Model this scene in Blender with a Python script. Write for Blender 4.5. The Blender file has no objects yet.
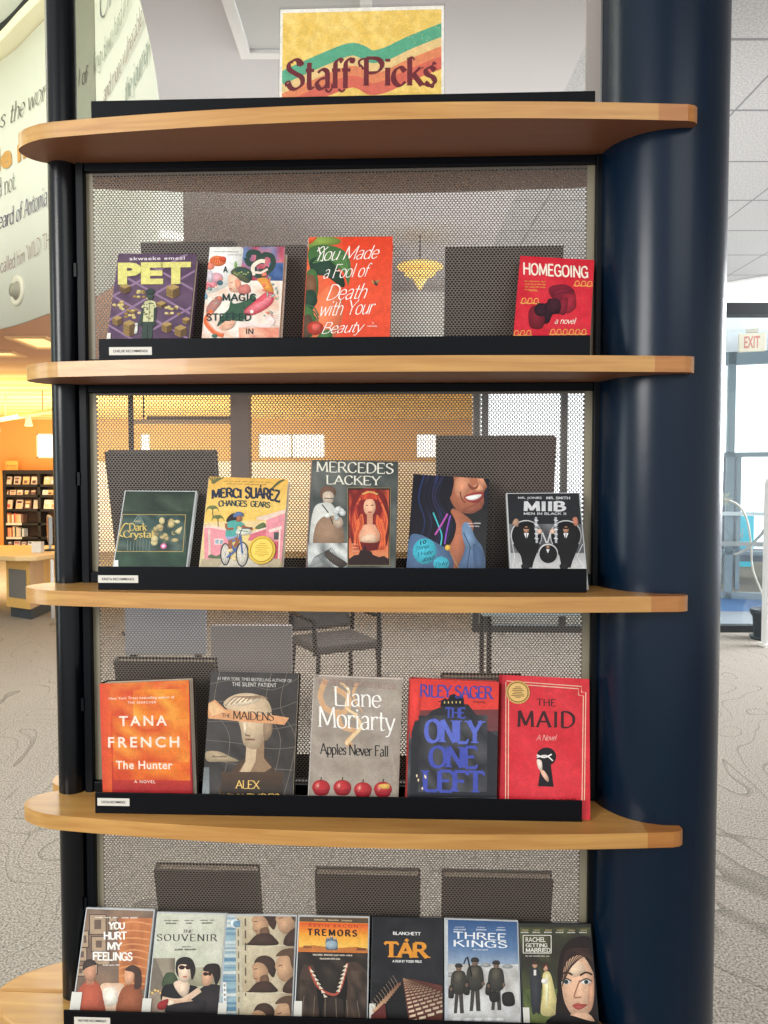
import bpy, bmesh, math, random
from mathutils import Vector, Matrix
R = random.Random(11)
COL = bpy.context.scene.collection
PI = math.pi

# ---------------------------------------------------------------- colours
def l1(c):
    c /= 255.0
    return c / 12.92 if c <= 0.04045 else ((c + 0.055) / 1.055) ** 2.4
def lin(c):
    return (l1(c[0]), l1(c[1]), l1(c[2]), 1.0)

# ---------------------------------------------------------------- materials
def mat(name, rgb, rough=0.5, metal=0.0, noise=0.0, nscale=20.0, bump=0.0, bscale=200.0, coat=0.0, emit=None, spec=0.5, stretch=None):
    m = bpy.data.materials.new(name); m.use_nodes = True
    nt = m.node_tree; b = nt.nodes['Principled BSDF']
    b.inputs['Base Color'].default_value = lin(rgb)
    b.inputs['Roughness'].default_value = rough
    b.inputs['Metallic'].default_value = metal
    b.inputs['Coat Weight'].default_value = coat
    b.inputs['Specular IOR Level'].default_value = spec
    tc = nt.nodes.new('ShaderNodeTexCoord')
    mp = nt.nodes.new('ShaderNodeMapping'); nt.links.new(tc.outputs['Object'], mp.inputs['Vector'])
    if stretch: mp.inputs['Scale'].default_value = stretch
    n = nt.nodes.new('ShaderNodeTexNoise'); n.inputs['Scale'].default_value = nscale; n.inputs['Detail'].default_value = 4
    nt.links.new(mp.outputs['Vector'], n.inputs['Vector'])
    mx = nt.nodes.new('ShaderNodeMix'); mx.data_type = 'RGBA'
    a = lin(rgb)
    mx.inputs['A'].default_value = tuple(max(0, v * (1 - noise)) for v in a[:3]) + (1,)
    mx.inputs['B'].default_value = tuple(min(1, v * (1 + noise)) for v in a[:3]) + (1,)
    nt.links.new(n.outputs['Fac'], mx.inputs['Factor'])
    nt.links.new(mx.outputs['Result'], b.inputs['Base Color'])
    if bump:
        n2 = nt.nodes.new('ShaderNodeTexNoise'); n2.inputs['Scale'].default_value = bscale
        nt.links.new(mp.outputs['Vector'], n2.inputs['Vector'])
        bp = nt.nodes.new('ShaderNodeBump'); bp.inputs['Strength'].default_value = bump; bp.inputs['Distance'].default_value = 0.002
        nt.links.new(n2.outputs['Fac'], bp.inputs['Height']); nt.links.new(bp.outputs['Normal'], b.inputs['Normal'])
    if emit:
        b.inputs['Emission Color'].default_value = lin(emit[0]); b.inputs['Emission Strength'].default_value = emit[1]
    return m

def wood_mat(name, light, dark, tip):
    m = bpy.data.materials.new(name); m.use_nodes = True
    nt = m.node_tree; b = nt.nodes['Principled BSDF']
    tc = nt.nodes.new('ShaderNodeTexCoord'); mp = nt.nodes.new('ShaderNodeMapping')
    mp.inputs['Scale'].default_value = (1.6, 14, 30)
    nt.links.new(tc.outputs['Object'], mp.inputs['Vector'])
    n = nt.nodes.new('ShaderNodeTexNoise'); n.inputs['Scale'].default_value = 3.0; n.inputs['Detail'].default_value = 6; n.inputs['Distortion'].default_value = 0.6
    nt.links.new(mp.outputs['Vector'], n.inputs['Vector'])
    rp = nt.nodes.new('ShaderNodeValToRGB')
    rp.color_ramp.elements[0].position = 0.3; rp.color_ramp.elements[0].color = lin(dark)
    rp.color_ramp.elements[1].position = 0.68; rp.color_ramp.elements[1].color = lin(light)
    nt.links.new(n.outputs['Fac'], rp.inputs['Fac'])
    sx = nt.nodes.new('ShaderNodeSeparateXYZ'); nt.links.new(tc.outputs['Object'], sx.inputs['Vector'])
    gt = nt.nodes.new('ShaderNodeMath'); gt.operation = 'GREATER_THAN'; gt.inputs[1].default_value = 0.524
    nt.links.new(sx.outputs['X'], gt.inputs[0])
    lt = nt.nodes.new('ShaderNodeMath'); lt.operation = 'LESS_THAN'; lt.inputs[1].default_value = -0.462
    nt.links.new(sx.outputs['X'], lt.inputs[0])
    m1 = nt.nodes.new('ShaderNodeMix'); m1.data_type = 'RGBA'; m1.blend_type = 'MULTIPLY'
    nt.links.new(gt.outputs[0], m1.inputs['Factor']); nt.links.new(rp.outputs['Color'], m1.inputs['A']); m1.inputs['B'].default_value = tip
    m2 = nt.nodes.new('ShaderNodeMix'); m2.data_type = 'RGBA'; m2.blend_type = 'MULTIPLY'
    nt.links.new(lt.outputs[0], m2.inputs['Factor']); nt.links.new(m1.outputs['Result'], m2.inputs['A']); m2.inputs['B'].default_value = (0.95, 1.0, 1.0, 1)
    nt.links.new(m2.outputs['Result'], b.inputs['Base Color'])
    b.inputs['Roughness'].default_value = 0.32; b.inputs['Coat Weight'].default_value = 0.15
    return m

def print_mat(name, rough=0.32, coat=0.0):
    m = bpy.data.materials.new(name); m.use_nodes = True
    nt = m.node_tree; b = nt.nodes['Principled BSDF']
    at = nt.nodes.new('ShaderNodeAttribute'); at.attribute_name = 'Col'
    tc = nt.nodes.new('ShaderNodeTexCoord'); prev = at.outputs['Color']
    for scl, lo, hi, dist in ((420, .88, 1.10, 0), (75, .90, 1.09, .8)):      # ink grain and uneven tone
        n = nt.nodes.new('ShaderNodeTexNoise'); n.inputs['Scale'].default_value = scl; n.inputs['Detail'].default_value = 2; n.inputs['Distortion'].default_value = dist
        nt.links.new(tc.outputs['Object'], n.inputs['Vector'])
        r = nt.nodes.new('ShaderNodeMapRange'); r.inputs['From Min'].default_value = .3; r.inputs['From Max'].default_value = .7; r.inputs['To Min'].default_value = lo; r.inputs['To Max'].default_value = hi
        nt.links.new(n.outputs['Fac'], r.inputs['Value'])
        v = nt.nodes.new('ShaderNodeVectorMath'); v.operation = 'SCALE'
        nt.links.new(prev, v.inputs[0]); nt.links.new(r.outputs['Result'], v.inputs['Scale']); prev = v.outputs['Vector']
    nt.links.new(prev, b.inputs['Base Color'])
    b.inputs['Roughness'].default_value = rough; b.inputs['Coat Weight'].default_value = coat
    b.inputs['Specular IOR Level'].default_value = 0.3
    return m

def glass_mat(name, tint, refl=0.06, rough=0.02):
    m = bpy.data.materials.new(name); m.use_nodes = True
    nt = m.node_tree; nt.nodes.remove(nt.nodes['Principled BSDF'])
    o = nt.nodes['Material Output']
    t = nt.nodes.new('ShaderNodeBsdfTransparent'); t.inputs['Color'].default_value = tint
    g = nt.nodes.new('ShaderNodeBsdfGlossy'); g.inputs['Roughness'].default_value = rough
    mx = nt.nodes.new('ShaderNodeMixShader'); mx.inputs['Fac'].default_value = refl
    nt.links.new(t.outputs[0], mx.inputs[1]); nt.links.new(g.outputs[0], mx.inputs[2]); nt.links.new(mx.outputs[0], o.inputs['Surface'])
    return m

def carpet_mat():
    m = bpy.data.materials.new('carpet'); m.use_nodes = True
    nt = m.node_tree; b = nt.nodes['Principled BSDF']; b.inputs['Roughness'].default_value = 1.0; b.inputs['Specular IOR Level'].default_value = 0.1
    tc = nt.nodes.new('ShaderNodeTexCoord')
    n1 = nt.nodes.new('ShaderNodeTexNoise'); n1.inputs['Scale'].default_value = 120; n1.inputs['Detail'].default_value = 5; n1.inputs['Roughness'].default_value = .7
    nt.links.new(tc.outputs['Object'], n1.inputs['Vector'])
    r1 = nt.nodes.new('ShaderNodeValToRGB')
    r1.color_ramp.elements[0].position = 0.36; r1.color_ramp.elements[0].color = lin((92, 86, 79))
    r1.color_ramp.elements[1].position = 0.64; r1.color_ramp.elements[1].color = lin((186, 178, 167))
    nt.links.new(n1.outputs['Fac'], r1.inputs['Fac'])
    # curved embossed leaf lines
    mp = nt.nodes.new('ShaderNodeMapping'); mp.inputs['Scale'].default_value = (1.0, 0.55, 1)
    mp.inputs['Rotation'].default_value = (0, 0, 0.6)
    nt.links.new(tc.outputs['Object'], mp.inputs['Vector'])
    w = nt.nodes.new('ShaderNodeTexNoise'); w.inputs['Scale'].default_value = 1.5; w.inputs['Detail'].default_value = 0.6; w.inputs['Distortion'].default_value = 1.6
    nt.links.new(mp.outputs['Vector'], w.inputs['Vector'])
    mu = nt.nodes.new('ShaderNodeMath'); mu.operation = 'MULTIPLY'; mu.inputs[1].default_value = 9.0; nt.links.new(w.outputs['Fac'], mu.inputs[0])
    fr = nt.nodes.new('ShaderNodeMath'); fr.operation = 'FRACT'; nt.links.new(mu.outputs[0], fr.inputs[0])
    r2 = nt.nodes.new('ShaderNodeValToRGB')
    e = r2.color_ramp.elements
    e[0].position = 0.0; e[0].color = (0.55, 0.55, 0.55, 1); e[1].position = 0.12; e[1].color = (1, 1, 1, 1)
    x = e.new(0.93); x.color = (1, 1, 1, 1); x = e.new(1.0); x.color = (1.12, 1.12, 1.12, 1)
    nt.links.new(fr.outputs[0], r2.inputs['Fac'])
    mx = nt.nodes.new('ShaderNodeMix'); mx.data_type = 'RGBA'; mx.blend_type = 'MULTIPLY'; mx.inputs['Factor'].default_value = 0.85
    nt.links.new(r1.outputs['Color'], mx.inputs['A']); nt.links.new(r2.outputs['Color'], mx.inputs['B'])
    nt.links.new(mx.outputs['Result'], b.inputs['Base Color'])
    bp = nt.nodes.new('ShaderNodeBump'); bp.inputs['Strength'].default_value = 0.4; bp.inputs['Distance'].default_value = 0.004
    nt.links.new(n1.outputs['Fac'], bp.inputs['Height']); nt.links.new(bp.outputs['Normal'], b.inputs['Normal'])
    return m

def tile_mat():
    m = bpy.data.materials.new('ceiling_tile'); m.use_nodes = True
    nt = m.node_tree; b = nt.nodes['Principled BSDF']; b.inputs['Roughness'].default_value = 0.9
    tc = nt.nodes.new('ShaderNodeTexCoord'); sx = nt.nodes.new('ShaderNodeSeparateXYZ'); nt.links.new(tc.outputs['Object'], sx.inputs['Vector'])
    def groove(axis, size, off, wd):
        a = nt.nodes.new('ShaderNodeMath'); a.operation = 'SUBTRACT'; a.inputs[1].default_value = off; nt.links.new(sx.outputs[axis], a.inputs[0])
        d = nt.nodes.new('ShaderNodeMath'); d.operation = 'DIVIDE'; d.inputs[1].default_value = size; nt.links.new(a.outputs[0], d.inputs[0])
        f = nt.nodes.new('ShaderNodeMath'); f.operation = 'FRACT'; nt.links.new(d.outputs[0], f.inputs[0])
        c = nt.nodes.new('ShaderNodeMath'); c.operation = 'LESS_THAN'; c.inputs[1].default_value = wd / size; nt.links.new(f.outputs[0], c.inputs[0])
        return c
    g1 = groove('Y', 0.675, 3.58 - 0.675 * 6, 0.02); g2 = groove('X', 0.74, 1.90 - 0.74 * 8, 0.012)
    mxm = nt.nodes.new('ShaderNodeMath'); mxm.operation = 'MAXIMUM'; nt.links.new(g1.outputs[0], mxm.inputs[0]); nt.links.new(g2.outputs[0], mxm.inputs[1])
    n = nt.nodes.new('ShaderNodeTexNoise'); n.inputs['Scale'].default_value = 90; nt.links.new(tc.outputs['Object'], n.inputs['Vector'])
    r = nt.nodes.new('ShaderNodeValToRGB'); r.color_ramp.elements[0].color = lin((158, 157, 156)); r.color_ramp.elements[1].color = lin((186, 185, 184))
    r.color_ramp.elements[0].position = .35; r.color_ramp.elements[1].position = .65
    nt.links.new(n.outputs['Fac'], r.inputs['Fac'])
    mx = nt.nodes.new('ShaderNodeMix'); mx.data_type = 'RGBA'; nt.links.new(mxm.outputs[0], mx.inputs['Factor'])
    nt.links.new(r.outputs['Color'], mx.inputs['A']); mx.inputs['B'].default_value = lin((120, 120, 122))
    nt.links.new(mx.outputs['Result'], b.inputs['Base Color'])
    return m

NAVY_SHADED = mat('shaded_navy_paint', (5, 9, 14), rough=0.24, noise=0.12, nscale=6, bump=0.05, bscale=60, spec=.35)  # same navy paint, darkened for the dimmer light on the slim post
NAVY = mat('navy_paint', (5, 26, 45), rough=0.27, noise=0.2, nscale=5, bump=0.06, bscale=60, spec=0.3)
BLACKF = mat('black_frame_paint', (5, 8, 14), rough=0.4, noise=0.1, spec=.15)
LEDGE = mat('black_ledge_metal', (6, 9, 15), rough=0.5, noise=0.1, spec=0.15)
UNDER = mat('shaded_underside', (134, 86, 58), rough=.45, noise=.15, nscale=3, stretch=(1, 12, 12))  # shelf wood with the shade of its underside put into the colour
WOOD = wood_mat('maple', (204, 154, 86), (182, 128, 66), (0.80, 0.62, 0.52, 1))
SCREEN = mat('perforated_steel', (108, 98, 89), rough=0.5, noise=0.08)
STRIPM = mat('screen_margin', (142, 134, 112), rough=0.5, noise=0.1)
PAPER = mat('book_pages', (222, 208, 184), rough=0.9, noise=0.12, nscale=60, stretch=(1, 40, 1))
WHITE = mat('white_paint', (236, 236, 230), rough=0.7, noise=0.03)
LABEL = mat('label_paper', (222, 219, 208), rough=0.6, noise=0.03)
INK = mat('ink', (24, 22, 22), rough=0.7)
PRINT = print_mat('printed_cover', 0.33, 0.1)
PRINTM = print_mat('printed_matte', 0.7)
PRINTD = print_mat('printed_insert', 0.42, 0.0)
CASE = mat('clear_case_plastic', (196, 200, 200), rough=0.22, noise=0.04, coat=0.3)
CASEB = mat('black_case_plastic', (22, 24, 26), rough=0.3, noise=0.05)
GLASS = glass_mat('window_glass', (0.97, 0.985, 0.98, 1), 0.05)
PANE = glass_mat('acrylic_pane', (0.96, 0.96, 0.96, 1), 0.012, .1)
EDGEGL = glass_mat('acrylic_edge', (0.62, 0.62, 0.57, 1), 0.06, 0.15)
CARPET = carpet_mat(); TILE = tile_mat()
PLASTER = mat('ceiling_plaster', (190, 186, 185), rough=0.9, noise=0.04, nscale=2, bump=0.1, bscale=150)

# ---------------------------------------------------------------- mesh builder
class MB:
    def __init__(s): s.v = []; s.f = []; s.m = []; s.sm = []
    def add(s, vs, fs, mi=0, smooth=False):
        o = len(s.v); s.v += [tuple(p) for p in vs]
        for f in fs: s.f.append(tuple(i + o for i in f)); s.m.append(mi); s.sm.append(smooth)
        return s
    def box(s, x0, y0, z0, x1, y1, z1, mi=0, M=None):
        vs = [Vector(p) for p in ((x0,y0,z0),(x1,y0,z0),(x1,y1,z0),(x0,y1,z0),(x0,y0,z1),(x1,y0,z1),(x1,y1,z1),(x0,y1,z1))]
        if M: vs = [M @ p for p in vs]
        return s.add(vs, ((0,3,2,1),(4,5,6,7),(0,1,5,4),(1,2,6,5),(2,3,7,6),(3,0,4,7)), mi)
    def prism(s, pts, z0, z1, mi=0, side_smooth=False):
        n = len(pts)
        s.add([(x, y, z0) for x, y in pts] , [tuple(range(n))[::-1]], mi)
        s.add([(x, y, z1) for x, y in pts] , [tuple(range(n))], mi)
        s.add([(x, y, z0) for x, y in pts] + [(x, y, z1) for x, y in pts], [(i, (i+1) % n, n + (i+1) % n, n + i) for i in range(n)], mi, side_smooth)
        return s
    def solid(s, pts, z0, z1, mi=0):      # welded prism, for bevelling
        n = len(pts)
        return s.add([(x, y, z0) for x, y in pts] + [(x, y, z1) for x, y in pts],
              [tuple(range(n))[::-1], tuple(range(n, 2*n))] + [(i, (i+1) % n, n + (i+1) % n, n + i) for i in range(n)], mi)
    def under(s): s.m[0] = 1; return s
    def lathe(s, prof, n=32, c=(0,0,0), mi=0, axis='z', M=None):
        vs = []
        for r, z in prof:
            for k in range(n):
                a = 2*PI*k/n; p = Vector((r*math.cos(a), r*math.sin(a), z))
                if M: p = M @ p
                vs.append((p.x+c[0], p.y+c[1], p.z+c[2]))
        fs = []
        for i in range(len(prof)-1):
            for k in range(n): fs.append((i*n+k, i*n+(k+1) % n, (i+1)*n+(k+1) % n, (i+1)*n+k))
        s.add(vs, fs, mi, True)
        if prof[0][0] > 1e-6: s.add(vs[:n], [tuple(range(n))[::-1]], mi)
        if prof[-1][0] > 1e-6: s.add(vs[-n:], [tuple(range(n))], mi)
        return s
    def tube(s, pts, r, n=8, mi=0):
        pts = [Vector(p) for p in pts]; vs = []
        for i, p in enumerate(pts):
            t = (pts[min(i+1, len(pts)-1)] - pts[max(i-1, 0)]).normalized()
            u = t.cross(Vector((0,0,1))); u = t.cross(Vector((1,0,0))) if u.length < 1e-3 else u
            u.normalize(); w = t.cross(u)
            rr = r[i] if isinstance(r, (list, tuple)) else r
            for k in range(n):
                a = 2*PI*k/n; vs.append(p + u*rr*math.cos(a) + w*rr*math.sin(a))
        fs = [(i*n+k, i*n+(k+1) % n, (i+1)*n+(k+1) % n, (i+1)*n+k) for i in range(len(pts)-1) for k in range(n)]
        fs += [tuple(range(n))[::-1], tuple(range((len(pts)-1)*n, len(pts)*n))]
        return s.add(vs, fs, mi, True)
    def build(s, name, mats, parent=None, bevel=0, seg=2, cols=None):
        me = bpy.data.meshes.new(name); me.from_pydata(s.v, [], s.f); me.update()
        for m in (mats if isinstance(mats, (list, tuple)) else [mats]): me.materials.append(m)
        me.polygons.foreach_set('material_index', s.m); me.polygons.foreach_set('use_smooth', s.sm)
        o = bpy.data.objects.new(name, me); COL.objects.link(o)
        if parent: o.parent = parent
        if bevel:
            b = o.modifiers.new('bevel', 'BEVEL'); b.width = bevel; b.segments = seg; b.limit_method = 'ANGLE'; b.angle_limit = 0.7
        return o

def tag(o, label, cat, group=None):
    o['label'] = label; o['category'] = cat
    if group: o['group'] = group
    return o
def struct(o): o['kind'] = 'structure'; return o
def empty(name, loc=(0,0,0), rz=0.0):
    o = bpy.data.objects.new(name, None); COL.objects.link(o); o.location = loc; o.rotation_euler = (0, 0, rz); o.empty_display_size = 0.1
    return o
def copy_tree(o, parent=None):
    c = o.copy(); COL.objects.link(c)
    if parent: c.parent = parent
    for ch in list(o.children): copy_tree(ch, c)
    return c
def crom(pts, n=6, closed=False):
    out = []; N = len(pts)
    for i in range(N if closed else N - 1):
        p0 = pts[(i-1) % N] if (closed or i > 0) else pts[0]
        p1 = pts[i]; p2 = pts[(i+1) % N]
        p3 = pts[(i+2) % N] if (closed or i + 2 < N) else pts[-1]
        for k in range(n):
            t = k / n
            out.append(tuple(0.5*((2*p1[j]) + (-p0[j]+p2[j])*t + (2*p0[j]-5*p1[j]+4*p2[j]-p3[j])*t*t + (-p0[j]+3*p1[j]-3*p2[j]+p3[j])*t**3) for j in range(len(p1))))
    if not closed: out.append(tuple(pts[-1]))
    return out

# ---------------------------------------------------------------- camera and measuring
CAMZ = 1.6; FPX = 769.0; PITCH = math.atan(33/769.0)
cam = bpy.data.cameras.new('camera'); cam.sensor_width = 36; cam.lens = FPX/1024*36; cam.clip_start = 0.02; cam.clip_end = 200
camo = bpy.data.objects.new('camera', cam); COL.objects.link(camo)
camo.location = (0, 0, CAMZ); camo.rotation_euler = (PI/2 - PITCH, 0, 0)
bpy.context.scene.camera = camo
def elev(py): return math.tan(math.atan((512-py)/FPX) - PITCH)       # rise per metre of distance
def at(px, py, Y):                                                    # measured point at distance Y
    z = elev(py)*Y; d = Y*math.cos(PITCH) - z*math.sin(PITCH)
    return Vector(((px-384)/FPX*d, Y, CAMZ + z))
def at_z(px, py, z):                                                  # measured point at height z
    return at(px, py, (z-CAMZ)/elev(py))

# ---------------------------------------------------------------- lettering
_fc = {}
def font_mesh(body, bold=0.0, spacing=1.0, shear=0.0):
    key = (body, bold, spacing, shear)
    if key not in _fc:
        cu = bpy.data.curves.new('lettering', 'FONT'); cu.body = body; cu.offset = bold; cu.space_character = spacing; cu.shear = shear
        cu.resolution_u = 3; cu.fill_mode = 'FRONT'
        ob = bpy.data.objects.new('lettering', cu); COL.objects.link(ob)
        dg = bpy.context.evaluated_depsgraph_get(); dg.update()
        me = bpy.data.meshes.new_from_object(ob.evaluated_get(dg))
        vs = [(v.co.x, v.co.y) for v in me.vertices]; fs = [tuple(p.vertices) for p in me.polygons]
        bpy.data.objects.remove(ob); bpy.data.curves.remove(cu); bpy.data.meshes.remove(me)
        _fc[key] = (vs, fs)
    return _fc[key]

GL = {  # stroke skeletons, cap height 10, x-height 6.5
'A': (8.6, "L.3,0 4.3,10;L4.3,10 8.3,0;L1.9,3.5 6.7,3.5"), 'B': (7.4, "L1,0 1,10;S1,10 4.6,9.7 5.8,7.9 4.5,5.7 1,5.3;S1,5.3 5.2,4.9 6.8,2.7 5.2,.4 1,0"),
'C': (8, "S7.3,7.6 6.3,9.4 4.2,10 1.6,8.6 .6,5 1.6,1.4 4.2,0 6.3,.6 7.5,2.4"), 'D': (8.5, "L1,0 1,10;S1,10 4.6,9.7 7.3,7.6 8,5 7.3,2.4 4.6,.3 1,0"),
'E': (7, "L1,0 1,10;L1,10 6.3,10;L1,5.2 5.3,5.2;L1,0 6.6,0"), 'F': (6.6, "L1,0 1,10;L1,10 6.3,10;L1,5.2 5.3,5.2"),
'G': (8.6, "S7.3,7.6 6.3,9.4 4.2,10 1.6,8.6 .6,5 1.6,1.4 4.2,0 6.3,.5 7.6,1.6;L7.6,.4 7.6,4.4;L5.2,4.4 8.2,4.4"),
'H': (8.8, "L1,0 1,10;L7.8,0 7.8,10;L1,5.2 7.8,5.2"), 'I': (3.2, "L1.6,0 1.6,10"), 'J': (5, "S3.8,10 3.8,5 3.6,1.6 2.2,0 .6,.8"),
'K': (8, "L1,0 1,10;L1,4.4 6.8,10;L3,6.2 7.8,0"), 'L': (6.6, "L1,0 1,10;L1,0 6.4,0"),
'M': (10.4, "L1,0 1.4,10;L1.4,10 5.2,1;L5.2,1 9,10;L9,10 9.4,0"), 'N': (8.8, "L1,0 1,10;L1,10 7.8,0;L7.8,0 7.8,10"),
'O': (8.8, "S4.4,10 1.6,8.6 .6,5 1.6,1.4 4.4,0 7.2,1.4 8.2,5 7.2,8.6 4.4,10"), 'P': (7.2, "L1,0 1,10;S1,10 5,9.7 6.6,7.5 5,5 1,4.6"),
'Q': (8.8, "S4.4,10 1.6,8.6 .6,5 1.6,1.4 4.4,0 7.2,1.4 8.2,5 7.2,8.6 4.4,10;L5,2 8.4,-1.2"),
'R': (8, "L1,0 1,10;S1,10 5,9.7 6.4,7.6 5,5.3 1,5;L4,5 7.8,0"), 'S': (6.8, "S5.9,8 4.8,9.6 3,10 1.1,8.8 1.1,6.8 3.4,5.3 5.8,3.8 5.9,1.6 3.8,0 1.8,.3 .7,2"),
'T': (7.8, "L3.9,0 3.9,10;L.3,10 7.5,10"), 'U': (8.6, "S1,10 1,4 1.8,1 4.2,0 6.8,1 7.6,4 7.6,10"), 'V': (8.4, "L.3,10 4.2,0;L4.2,0 8.1,10"),
'W': (12, "L.3,10 3.3,0;L3.3,0 6,8.6;L6,8.6 8.7,0;L8.7,0 11.7,10"), 'X': (8, "L.4,10 7.6,0;L.4,0 7.6,10"), 'Y': (8, "L.3,10 4,4.8;L7.7,10 4,4.8;L4,4.8 4,0"),
'Z': (7.4, "L.6,10 6.8,10;L6.8,10 .5,0;L.5,0 7,0"),
'a': (5.8, "S1,5.4 2.4,6.5 4,6.2 4.6,4.8 4.6,0;S4.6,3.8 2,3.2 .7,1.6 1.8,0 3.4,.3 4.6,1.6"), 'b': (6.2, "L1,0 1,10;S1,4.8 2.6,6.4 4.6,6 5.6,3.3 4.6,.5 2.6,0 1,1.4"),
'c': (5.4, "S4.8,5 3.2,6.5 1.4,5.6 .6,3.2 1.4,.8 3.2,0 4.9,1.4"), 'd': (6.2, "L5.2,0 5.2,10;S5.2,4.8 3.6,6.4 1.6,6 .6,3.3 1.6,.5 3.6,0 5.2,1.4"),
'e': (5.6, "S.8,3.4 5,3.6 4.4,5.8 3,6.5 1.3,5.6 .6,3.2 1.4,.8 3.2,0 5,1.4"), 'f': (3.8, "S4.4,9.2 3.2,10 2,9 1.7,7 1.7,0;L.4,6.3 3.6,6.3"),
'g': (5.8, "S4.8,5.2 3.4,6.5 1.4,5.8 .6,3.4 1.6,1 3.4,.6 4.8,2;S4.8,6.4 4.8,0 4,-2.6 2,-3 .7,-2"), 'h': (6.2, "L1,0 1,10;S1,4.6 2.8,6.4 4.6,6 5.2,4 5.2,0"),
'i': (2.8, "L1.4,0 1.4,6.5;L1.4,8.6 1.4,9.7"), 'j': (3, "S1.6,6.5 1.6,-1 1,-2.8 -.6,-2.6;L1.6,8.6 1.6,9.7"), 'k': (5.8, "L1,0 1,10;L1,2.8 4.8,6.5;L2.4,4 5.4,0"),
'l': (2.8, "L1.4,0 1.4,10"), 'm': (9.2, "L1,0 1,6.5;S1,4.6 2.6,6.4 4.2,6 4.7,4 4.7,0;S4.7,4.6 6.3,6.4 7.8,6 8.3,4 8.3,0"), 'n': (6.2, "L1,0 1,6.5;S1,4.6 2.8,6.4 4.6,6 5.2,4 5.2,0"),
'o': (6, "S3,6.5 1.2,5.6 .6,3.2 1.2,.8 3,0 4.8,.8 5.4,3.2 4.8,5.6 3,6.5"), 'p': (6.2, "L1,-3 1,6.5;S1,4.8 2.6,6.4 4.6,6 5.6,3.3 4.6,.5 2.6,0 1,1.4"),
'r': (4.4, "L1,0 1,6.5;S1,4 2,6 3.4,6.5 4.2,5.8"), 's': (4.8, "S4.2,5.3 2.6,6.5 1,5.6 1.4,4 3.4,2.9 4,1.2 2.4,0 .6,1.1"), 't': (4, "S1.8,9 1.8,1.6 2.4,.1 3.8,.6;L.4,6.3 3.6,6.3"),
'u': (6.2, "S1,6.5 1,2 2,0 3.8,.4 5.2,2;L5.2,0 5.2,6.5"), 'v': (5.6, "L.3,6.5 2.8,0;L2.8,0 5.3,6.5"), 'w': (8.2, "L.3,6.5 2.2,0;L2.2,0 4.1,5.8;L4.1,5.8 6,0;L6,0 7.9,6.5"),
'y': (5.6, "L.3,6.5 2.8,.3;S5.3,6.5 3,0 1.8,-2.6 .3,-2.8"), 'x': (5.4, "L.4,6.5 5,0;L.4,0 5,6.5"), 'q': (6.2, "L5.2,-3 5.2,6.5;S5.2,4.8 3.6,6.4 1.6,6 .6,3.3 1.6,.5 3.6,0 5.2,1.4"), 'z': (5, "L.5,6.5 4.6,6.5;L4.6,6.5 .4,0;L.4,0 4.8,0"),
'.': (2.6, "L1.3,0 1.3,1"), "'": (2.2, "L1.1,8 1.1,10"), ',': (2.6, "L1.5,.8 1,-1.4"), '-': (4, "L.6,3.6 3.4,3.6"), ' ': (3.6, ""),
}
_pieces = {}
def pieces(F): return _pieces[id(F)][1] if id(F) in _pieces and _pieces[id(F)][0] is F else [0]*len(F)
def strip(pts, ws):
    vs = []; n = len(pts)
    for i, p in enumerate(pts):
        a = pts[max(i-1, 0)]; b = pts[min(i+1, n-1)]
        dx, dy = b[0]-a[0], b[1]-a[1]; L = math.hypot(dx, dy) or 1e-9
        nx, ny = -dy/L*ws[i]/2, dx/L*ws[i]/2
        vs += [(p[0]+nx, p[1]+ny), (p[0]-nx, p[1]-ny)]
    return vs, [(2*i, 2*i+1, 2*i+3, 2*i+2) for i in range(n-1)]
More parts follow.
